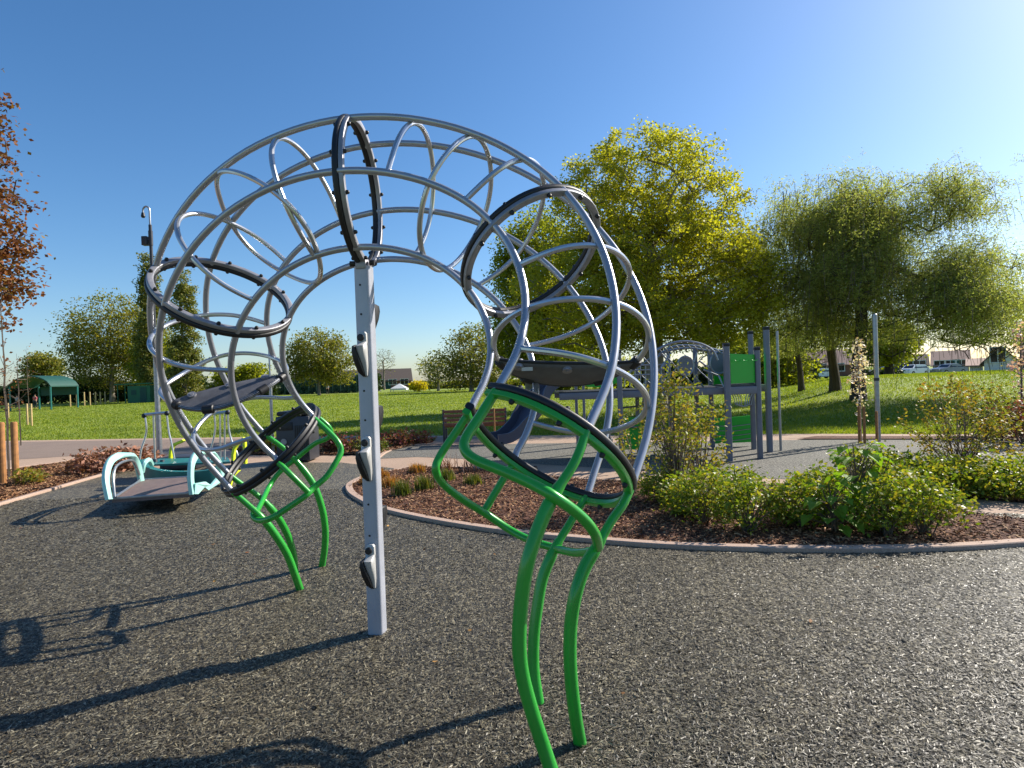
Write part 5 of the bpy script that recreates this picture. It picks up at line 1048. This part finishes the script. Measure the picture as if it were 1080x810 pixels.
# ------------------------------------------------------------------ buildings
def gable(name, label, x0, x1, Y, eave, ridge, depth, wall, roofm, wins=(), doors=(), front_gable=False, basez=None, group=None, chim=None):
    a, b_ = base_at(x0, Y), base_at(x1, Y); zb_ = a.z if basez is None else basez
    ze, zr = AT((x0+x1)/2, eave, Y).z, AT((x0+x1)/2, ridge, Y).z
    r = empty(name, (a.x*.5+b_.x*.5, Y, zb_), label, 'building', group)
    th_ = math.atan2(a.x*.5+b_.x*.5, Y); xm = (a.x+b_.x)/2; hw_ = (b_.x-a.x)/2*math.cos(th_); xa_, xb_ = xm-hw_, xm+hw_; xm = (xa_+xb_)/2; ym = Y+depth/2; m = MB()
    if front_gable: vs = [(xa_, Y, zb_), (xb_, Y, zb_), (xb_, Y, ze), (xm, Y, zr), (xa_, Y, ze), (xa_, Y+depth, zb_), (xb_, Y+depth, zb_), (xb_, Y+depth, ze), (xm, Y+depth, zr), (xa_, Y+depth, ze)]; fs = [(0, 1, 2, 3, 4), (9, 8, 7, 6, 5), (0, 4, 9, 5), (1, 6, 7, 2)]
    else: vs = [(xa_, Y, zb_), (xb_, Y, zb_), (xb_, Y, ze), (xa_, Y, ze), (xa_, Y+depth, zb_), (xb_, Y+depth, zb_), (xb_, Y+depth, ze), (xa_, Y+depth, ze), (xa_, ym, zr), (xb_, ym, zr)]; fs = [(0, 1, 2, 3), (5, 4, 7, 6), (0, 3, 8, 7, 4), (1, 5, 6, 9, 2)]
    m.add(vs, fs); m.build('wall', M[wall], r, smooth=False)
    m = MB(); o_ = .35; t = .14
    if front_gable:
        sl = (zr-ze)/((xb_-xa_)/2)
        for sx, xe in ((-1, xa_), (1, xb_)):
            X1, Z1 = xe+sx*o_, ze-o_*sl; m.add([(xm, Y-o_, zr+.01), (X1, Y-o_, Z1), (X1, Y+depth+o_, Z1), (xm, Y+depth+o_, zr+.01), (xm, Y-o_, zr+t), (X1, Y-o_, Z1+t), (X1, Y+depth+o_, Z1+t), (xm, Y+depth+o_, zr+t)], [(0, 1, 2, 3), (7, 6, 5, 4), (0, 4, 5, 1), (1, 5, 6, 2), (2, 6, 7, 3)])
    else:
        sl = (zr-ze)/(depth/2)
        for sy, yq in ((-1, Y), (1, Y+depth)):
            Y1, Z1 = yq+sy*o_, ze-o_*sl; m.add([(xa_-o_, ym, zr+.01), (xb_+o_, ym, zr+.01), (xb_+o_, Y1, Z1), (xa_-o_, Y1, Z1), (xa_-o_, ym, zr+t), (xb_+o_, ym, zr+t), (xb_+o_, Y1, Z1+t), (xa_-o_, Y1, Z1+t)], [(0, 1, 2, 3), (7, 6, 5, 4), (2, 6, 7, 3), (0, 3, 7, 4), (1, 5, 6, 2)])
    ro = m.build('roof', M[roofm], r, smooth=False)
    if chim is not None: m = MB(); x = xa_+(xb_-xa_)*chim; m.box((x, ym, zr+.5), (.8, .8, 1.6)); m.build('chimney', M['brick'], ro, smooth=False)
    for kx, w_, z0_, h_ in wins:
        x = xa_+(xb_-xa_)*kx; m = MB(); 
        for dx, dz, sx, sz in ((-w_/2, 0, .1, h_), (w_/2, 0, .1, h_), (0, h_/2, w_+.1, .1), (0, -h_/2, w_+.1, .12), (0, 0, .08, h_-.1)): m.box((x+dx, Y-.04, zb_+z0_+h_/2+dz), (sx, .12-.004*abs(dz), sz))
        f = m.build('window', M['white'], r, smooth=False); m = MB(); m.box((x, Y-.012, zb_+z0_+h_/2), (w_-.1, .03, h_-.1)); m.build('pane', M['glass'], f, smooth=False)
    for kx, w_, h_ in doors: m = MB(); m.box((xa_+(xb_-xa_)*kx, Y-.03, zb_+h_/2), (w_, .08, h_)); m.build('door', M['shade'], r, smooth=False)
    r.rotation_euler.z = -th_
    return r
gable('bungalow', 'pale bungalow with front gable and blue-grey window at the right, beyond the bank', 1038, 1074, 58, 381, 366, 10, 'render', 'roof', wins=[(.42, 1.2, .9, 1.5)], front_gable=True)
gable('bungalow', 'low pale garage between the brick house and the gabled bungalow', 1023, 1037, 62, 386, 379, 7, 'render', 'redroof')
gable('bungalow', 'end bungalow cut by the right edge of the picture', 1080, 1125, 62, 378, 362, 9, 'render', 'roof', wins=[(.3, 1.4, .9, 1.3)])
gable('pale_roofed_house', 'red-brick house with a pale sunlit roof behind the parked cars', 984, 1022, 100, 385, 370, 10, 'brick', 'redroof', wins=[(.2, 1.6, .8, 1.2), (.5, 1.6, .8, 1.2), (.8, 1.6, .8, 1.2)], doors=[(.66, 1, 2.1)])
gable('pale_roofed_house', 'low house with white-framed windows glimpsed between the willow trunks', 925, 978, 104, 386, 375, 9, 'render', 'roof', wins=[(.12, 1.8, .8, 1.3), (.34, 1.8, .8, 1.3), (.6, 1.8, .8, 1.3), (.85, 1.8, .8, 1.3)], doors=[(.47, 1, 2.1)])
gable('pale_roofed_house', 'house with brown roof half hidden behind the left willow', 838, 900, 100, 385, 369, 10, 'brick', 'redroof', wins=[(.15, 1.8, .8, 1.3), (.45, 1.8, .8, 1.3), (.75, 1.8, .8, 1.3)])
gable('long_building', 'long dark-roofed brown building in the far centre distance', 384, 434, 150, 402, 389, 14, 'brick', 'roof', wins=[(.15, 2, 1, 1.4), (.35, 2, 1, 1.4), (.6, 2, 1, 1.4), (.85, 2, 1, 1.4)], doors=[(.5, 1.5, 2.2)])
gable('long_building', 'far brown roof seen above the hedge left of the grey post', 312, 383, 155, 401, 391, 14, 'brick', 'roof', wins=[(.2, 2, 1, 1.4), (.5, 2, 1, 1.4), (.8, 2, 1, 1.4)])
# white marquee
q = base_at(421, 105); mq = empty('marquee', q, 'tiny white pointed marquee in the far distance right of the post', 'tent'); w_ = 1.35; z0_ = AT(421, 409.5, 105).z; z1_ = AT(421, 404.5, 105).z
m = MB(); m.add([(q.x-w_, q.y-w_, z0_), (q.x+w_, q.y-w_, z0_), (q.x+w_, q.y+w_, z0_), (q.x-w_, q.y+w_, z0_), (q.x, q.y, z1_), (q.x-w_, q.y-w_, z0_-.3), (q.x+w_, q.y-w_, z0_-.3), (q.x+w_, q.y+w_, z0_-.3), (q.x-w_, q.y+w_, z0_-.3)], [(0, 1, 4), (1, 2, 4), (2, 3, 4), (3, 0, 4), (5, 6, 1, 0), (6, 7, 2, 1), (7, 8, 3, 2), (8, 5, 0, 3)]); m.build('tent_roof', M['white'], mq, smooth=False)
for sx in (-1, 1):
    for sy in (-1, 1): m = MB(); m.cyl((q.x+sx*w_*.97, q.y+sy*w_*.97, q.z), (q.x+sx*w_*.97, q.y+sy*w_*.97, z0_), .06, 6); m.build('leg', M['steel'], mq)

# ------------------------------------------------------------------ cars
def car(label, px, Y, Lc, Hc, mat, heading, kind='hatch'):
    b = base_at(px, Y); r = empty('parked_car', b, label, 'car', 'cars parked beyond the bank'); W = 1.75
    if kind == 'hatch': pr = [(-.5, .22), (-.5, .5), (-.46, .62), (-.30, .66), (-.16, .97), (.05, 1), (.33, .98), (.46, .66), (.5, .55), (.5, .22)]
    else: pr = [(-.5, .24), (-.5, .52), (-.46, .60), (-.22, .66), (-.1, .96), (.05, 1), (.2, .97), (.33, .68), (.47, .64), (.5, .52), (.5, .24)]
    c_, s_ = math.cos(heading), math.sin(heading)
    def T(x, y, z): return Vector((b.x+x*c_-y*s_, b.y+x*s_+y*c_, b.z+z))
    m = MB(); n = len(pr); vs = []
    for k, wy in enumerate((-1, -.92, .92, 1)):
        for x, z in pr:
            nar = .86 if z > .7 else 1; sh = 1 if abs(wy) < 1 else .985
            vs.append(T(x*Lc*sh, wy*W/2*(nar if abs(wy) <= 1 else 1), z*Hc*(1 if abs(wy) < 1 else .99)))
    fs = [tuple(range(n)), tuple(3*n+k for k in range(n))[::-1]]
    for j in range(3):
        for k in range(n): l = (k+1) % n; fs.append((j*n+k, (j+1)*n+k, (j+1)*n+l, j*n+l))
    m.add(vs, fs); body = m.build('body', M[mat], r)
    for sy in (-1, 1):
        m = MB(); top = [(x, z) for x, z in pr if z > .6]; g = [(x*.93 if z > .7 else x*.86, .9 if z > .7 else .68) for x, z in top]; g = [(g0[0], g0[1]) for g0 in g]
        m.add([T(x*Lc, sy*(W/2*(.875 if z > .7 else .99)+.01), z*Hc) for x, z in g], [tuple(range(len(g)))]); m.build('side_window', M['glass'], r, smooth=False)
    k = [i for i, (x, z) in enumerate(pr) if z > .9]; i0, i1 = k[0], k[-1]
    for a, c2, nm in ((pr[i0-1], pr[i0], 'windscreen'), (pr[i1], pr[i1+1], 'rear_window')):
        m = MB(); sgn = -1 if nm == 'windscreen' else 1; m.add([T(a[0]*Lc*.99+sgn*.015, -W*.4, a[1]*Hc+.03), T(a[0]*Lc*.99+sgn*.015, W*.4, a[1]*Hc+.03), T(c2[0]*Lc*.99+sgn*.015, W*.36, c2[1]*Hc-.0), T(c2[0]*Lc*.99+sgn*.015, -W*.36, c2[1]*Hc)], [(0, 1, 2, 3)]); m.build(nm, M['glass'], r, smooth=False)
    for x in (-.31, .31):
        for sy in (-1, 1):
            m = MB(); m.cyl(T(x*Lc, sy*(W/2-.16), .31), T(x*Lc, sy*(W/2+.02), .31), .31, 18); wh = m.build('wheel', M['tyre'], r); m = MB(); m.cyl(T(x*Lc, sy*(W/2+.015), .31), T(x*Lc, sy*(W/2+.03), .31), .19, 14); m.build('rim', M['steel'], wh)
    for sy in (-1, 1):
        m = MB(); q = T(-.5*Lc, sy*W*.36, .47*Hc); m.ball(q, .11, 8); m.build('headlight', M['white'], r)
        m = MB(); q = T(.495*Lc, sy*W*.38, .5*Hc); m.ball(q, .1, 8); m.build('tail_light', M['cloth_red'], r)
car('white hatchback parked beyond the grass bank', 964, 84, 4.0, 1.5, 'carwhite', .35)
car('black saloon parked left of the white hatchback', 936, 86, 4.3, 1.4, 'carblack', .1, 'saloon')
car('grey saloon parked right of the white hatchback before the brick house', 1001, 80, 4.3, 1.4, 'cargrey', .2, 'saloon')
car('pale car half hidden behind the left willow trunk', 866, 84, 4.2, 1.45, 'carwhite', .1)

# ------------------------------------------------------------------ people far off
def person(label, b, H, top, legs, hair='hair', walk=.0, rz=0):
    r = empty('person', b, label, 'person'); r['category'] = 'person'
    def skin(name, V, E, RR, mat, par):
        me = bpy.data.meshes.new(name); c_, s_ = math.cos(rz), math.sin(rz)
        me.from_pydata([(b.x+(x*c_-y*s_)*H, b.y+(x*s_+y*c_)*H, b.z+z*H) for x, y, z in V], E, [])
        o = bpy.data.objects.new(name, me); COL.objects.link(o); sm = o.modifiers.new('s', 'SKIN'); sb = o.modifiers.new('u', 'SUBSURF'); sb.levels = sb.render_levels = 1
        for d, rr in zip(me.skin_vertices[0].data, RR): d.radius = (rr*H, rr*H)
        me.skin_vertices[0].data[0].use_root = True; me.materials.append(mat); o.parent = par; o.matrix_parent_inverse = par.matrix_basis.inverted(); return o
    st = .12*walk
    V = [(0, 0, .53), (0, 0, .66), (0, 0, .80), (0, 0, .86), (0, -.01, .93), (.055, 0, .5), (.06, st, .28), (.06, st*1.6, .03), (.06, st*1.6-.08, .015), (-.055, 0, .5), (-.06, -st, .28), (-.06, -st*1.6, .03), (-.06, -st*1.6-.08, .015),
         (.11, 0, .79), (.13, -st, .62), (.12, -st-.05, .47), (-.11, 0, .79), (-.13, st, .62), (-.12, st-.05, .47)]
    E = [(0, 1), (1, 2), (2, 3), (3, 4), (0, 5), (5, 6), (6, 7), (7, 8), (0, 9), (9, 10), (10, 11), (11, 12), (2, 13), (13, 14), (14, 15), (2, 16), (16, 17), (17, 18)]
    RR = [.07, .065, .07, .03, .055, .05, .034, .024, .02, .05, .034, .024, .02, .035, .026, .02, .035, .026, .02]
    skin('body', V, E, RR, M['skin'], r)
    skin('jacket', [V[i] for i in (0, 1, 2, 13, 14, 16, 17)], [(0, 1), (1, 2), (2, 3), (3, 4), (2, 5), (5, 6)], [.082, .078, .084, .046, .036, .046, .036], M[top], r)
    skin('trousers', [V[i] for i in (0, 5, 6, 7, 9, 10, 11)], [(0, 1), (1, 2), (2, 3), (0, 4), (4, 5), (5, 6)], [.078, .06, .044, .034, .06, .044, .034], M[legs], r)
    m = MB(); m.ball(b+Vector((0, .008*H, .955*H)), .058*H, 10, (1, 1, .85)); m.build('hair', M[hair], r)
person('tiny distant person in a pale grey top standing on the far lawn before the courts', base_at(345, 98), 1.75, 'cloth_grey', 'cloth_dark', walk=.6)
person('distant person in a grey top near the far-left stakes', base_at(17, 76), 1.75, 'cloth_grey', 'cloth_dark', walk=.3)
person('distant person in a pink-red top beside the pale stakes', base_at(36, 72), 1.7, 'cloth_red', 'cloth_dark', walk=.2)

# ------------------------------------------------------------------ sky, sun, camera
AZ, EL = R(60), R(34.5)
w = bpy.data.worlds.new('World'); scn.world = w; w.use_nodes = True; nt = w.node_tree
sky = nt.nodes.new('ShaderNodeTexSky'); sky.sky_type = 'NISHITA'; sky.sun_disc = False; sky.sun_elevation = EL; sky.sun_rotation = AZ
sky.air_density = 1.0; sky.dust_density = .7; sky.ozone_density = 4.5; sky.altitude = 0
hs = nt.nodes.new('ShaderNodeHueSaturation'); hs.inputs['Saturation'].default_value = 1.18; nt.links.new(sky.outputs[0], hs.inputs['Color']); nt.links.new(hs.outputs[0], nt.nodes['Background'].inputs[0]); nt.nodes['Background'].inputs[1].default_value = .095
sl = bpy.data.lights.new('sun', 'SUN'); sl.energy = 5.0; sl.angle = R(.5); sl.color = (1, .93, .82)
so = bpy.data.objects.new('sun', sl); COL.objects.link(so)
sd = Vector((math.sin(AZ)*math.cos(EL), math.cos(AZ)*math.cos(EL), math.sin(EL)))
so.rotation_euler = sd.to_track_quat('Z', 'Y').to_euler(); so.location = (20, 10, 30)
cam = bpy.data.cameras.new('camera'); co = bpy.data.objects.new('camera', cam); COL.objects.link(co); scn.camera = co
cam.sensor_fit = 'HORIZONTAL'; cam.sensor_width = 36; cam.lens = FPX/1080*36; cam.clip_start = .05; cam.clip_end = 4000
cp, sp_, c_, s_ = math.cos(PITCH), math.sin(PITCH), math.cos(ROLL), math.sin(ROLL)
X0, U0, F0 = Vector((1, 0, 0)), Vector((0, -sp_, cp)), Vector((0, cp, sp_))
rt = X0*c_-U0*s_; up = X0*s_+U0*c_
co.matrix_world = Matrix(((rt.x, up.x, -F0.x, 0), (rt.y, up.y, -F0.y, 0), (rt.z, up.z, -F0.z, EYE), (0, 0, 0, 1)))
vs_ = scn.view_settings; vs_.view_transform = 'Standard'; vs_.look = 'None'; vs_.gamma = 1; vs_.exposure = EXPO; vs_.use_curve_mapping = False
scn.cycles.max_bounces = 6; scn.cycles.transparent_max_bounces = 8; scn.cycles.use_denoising = True
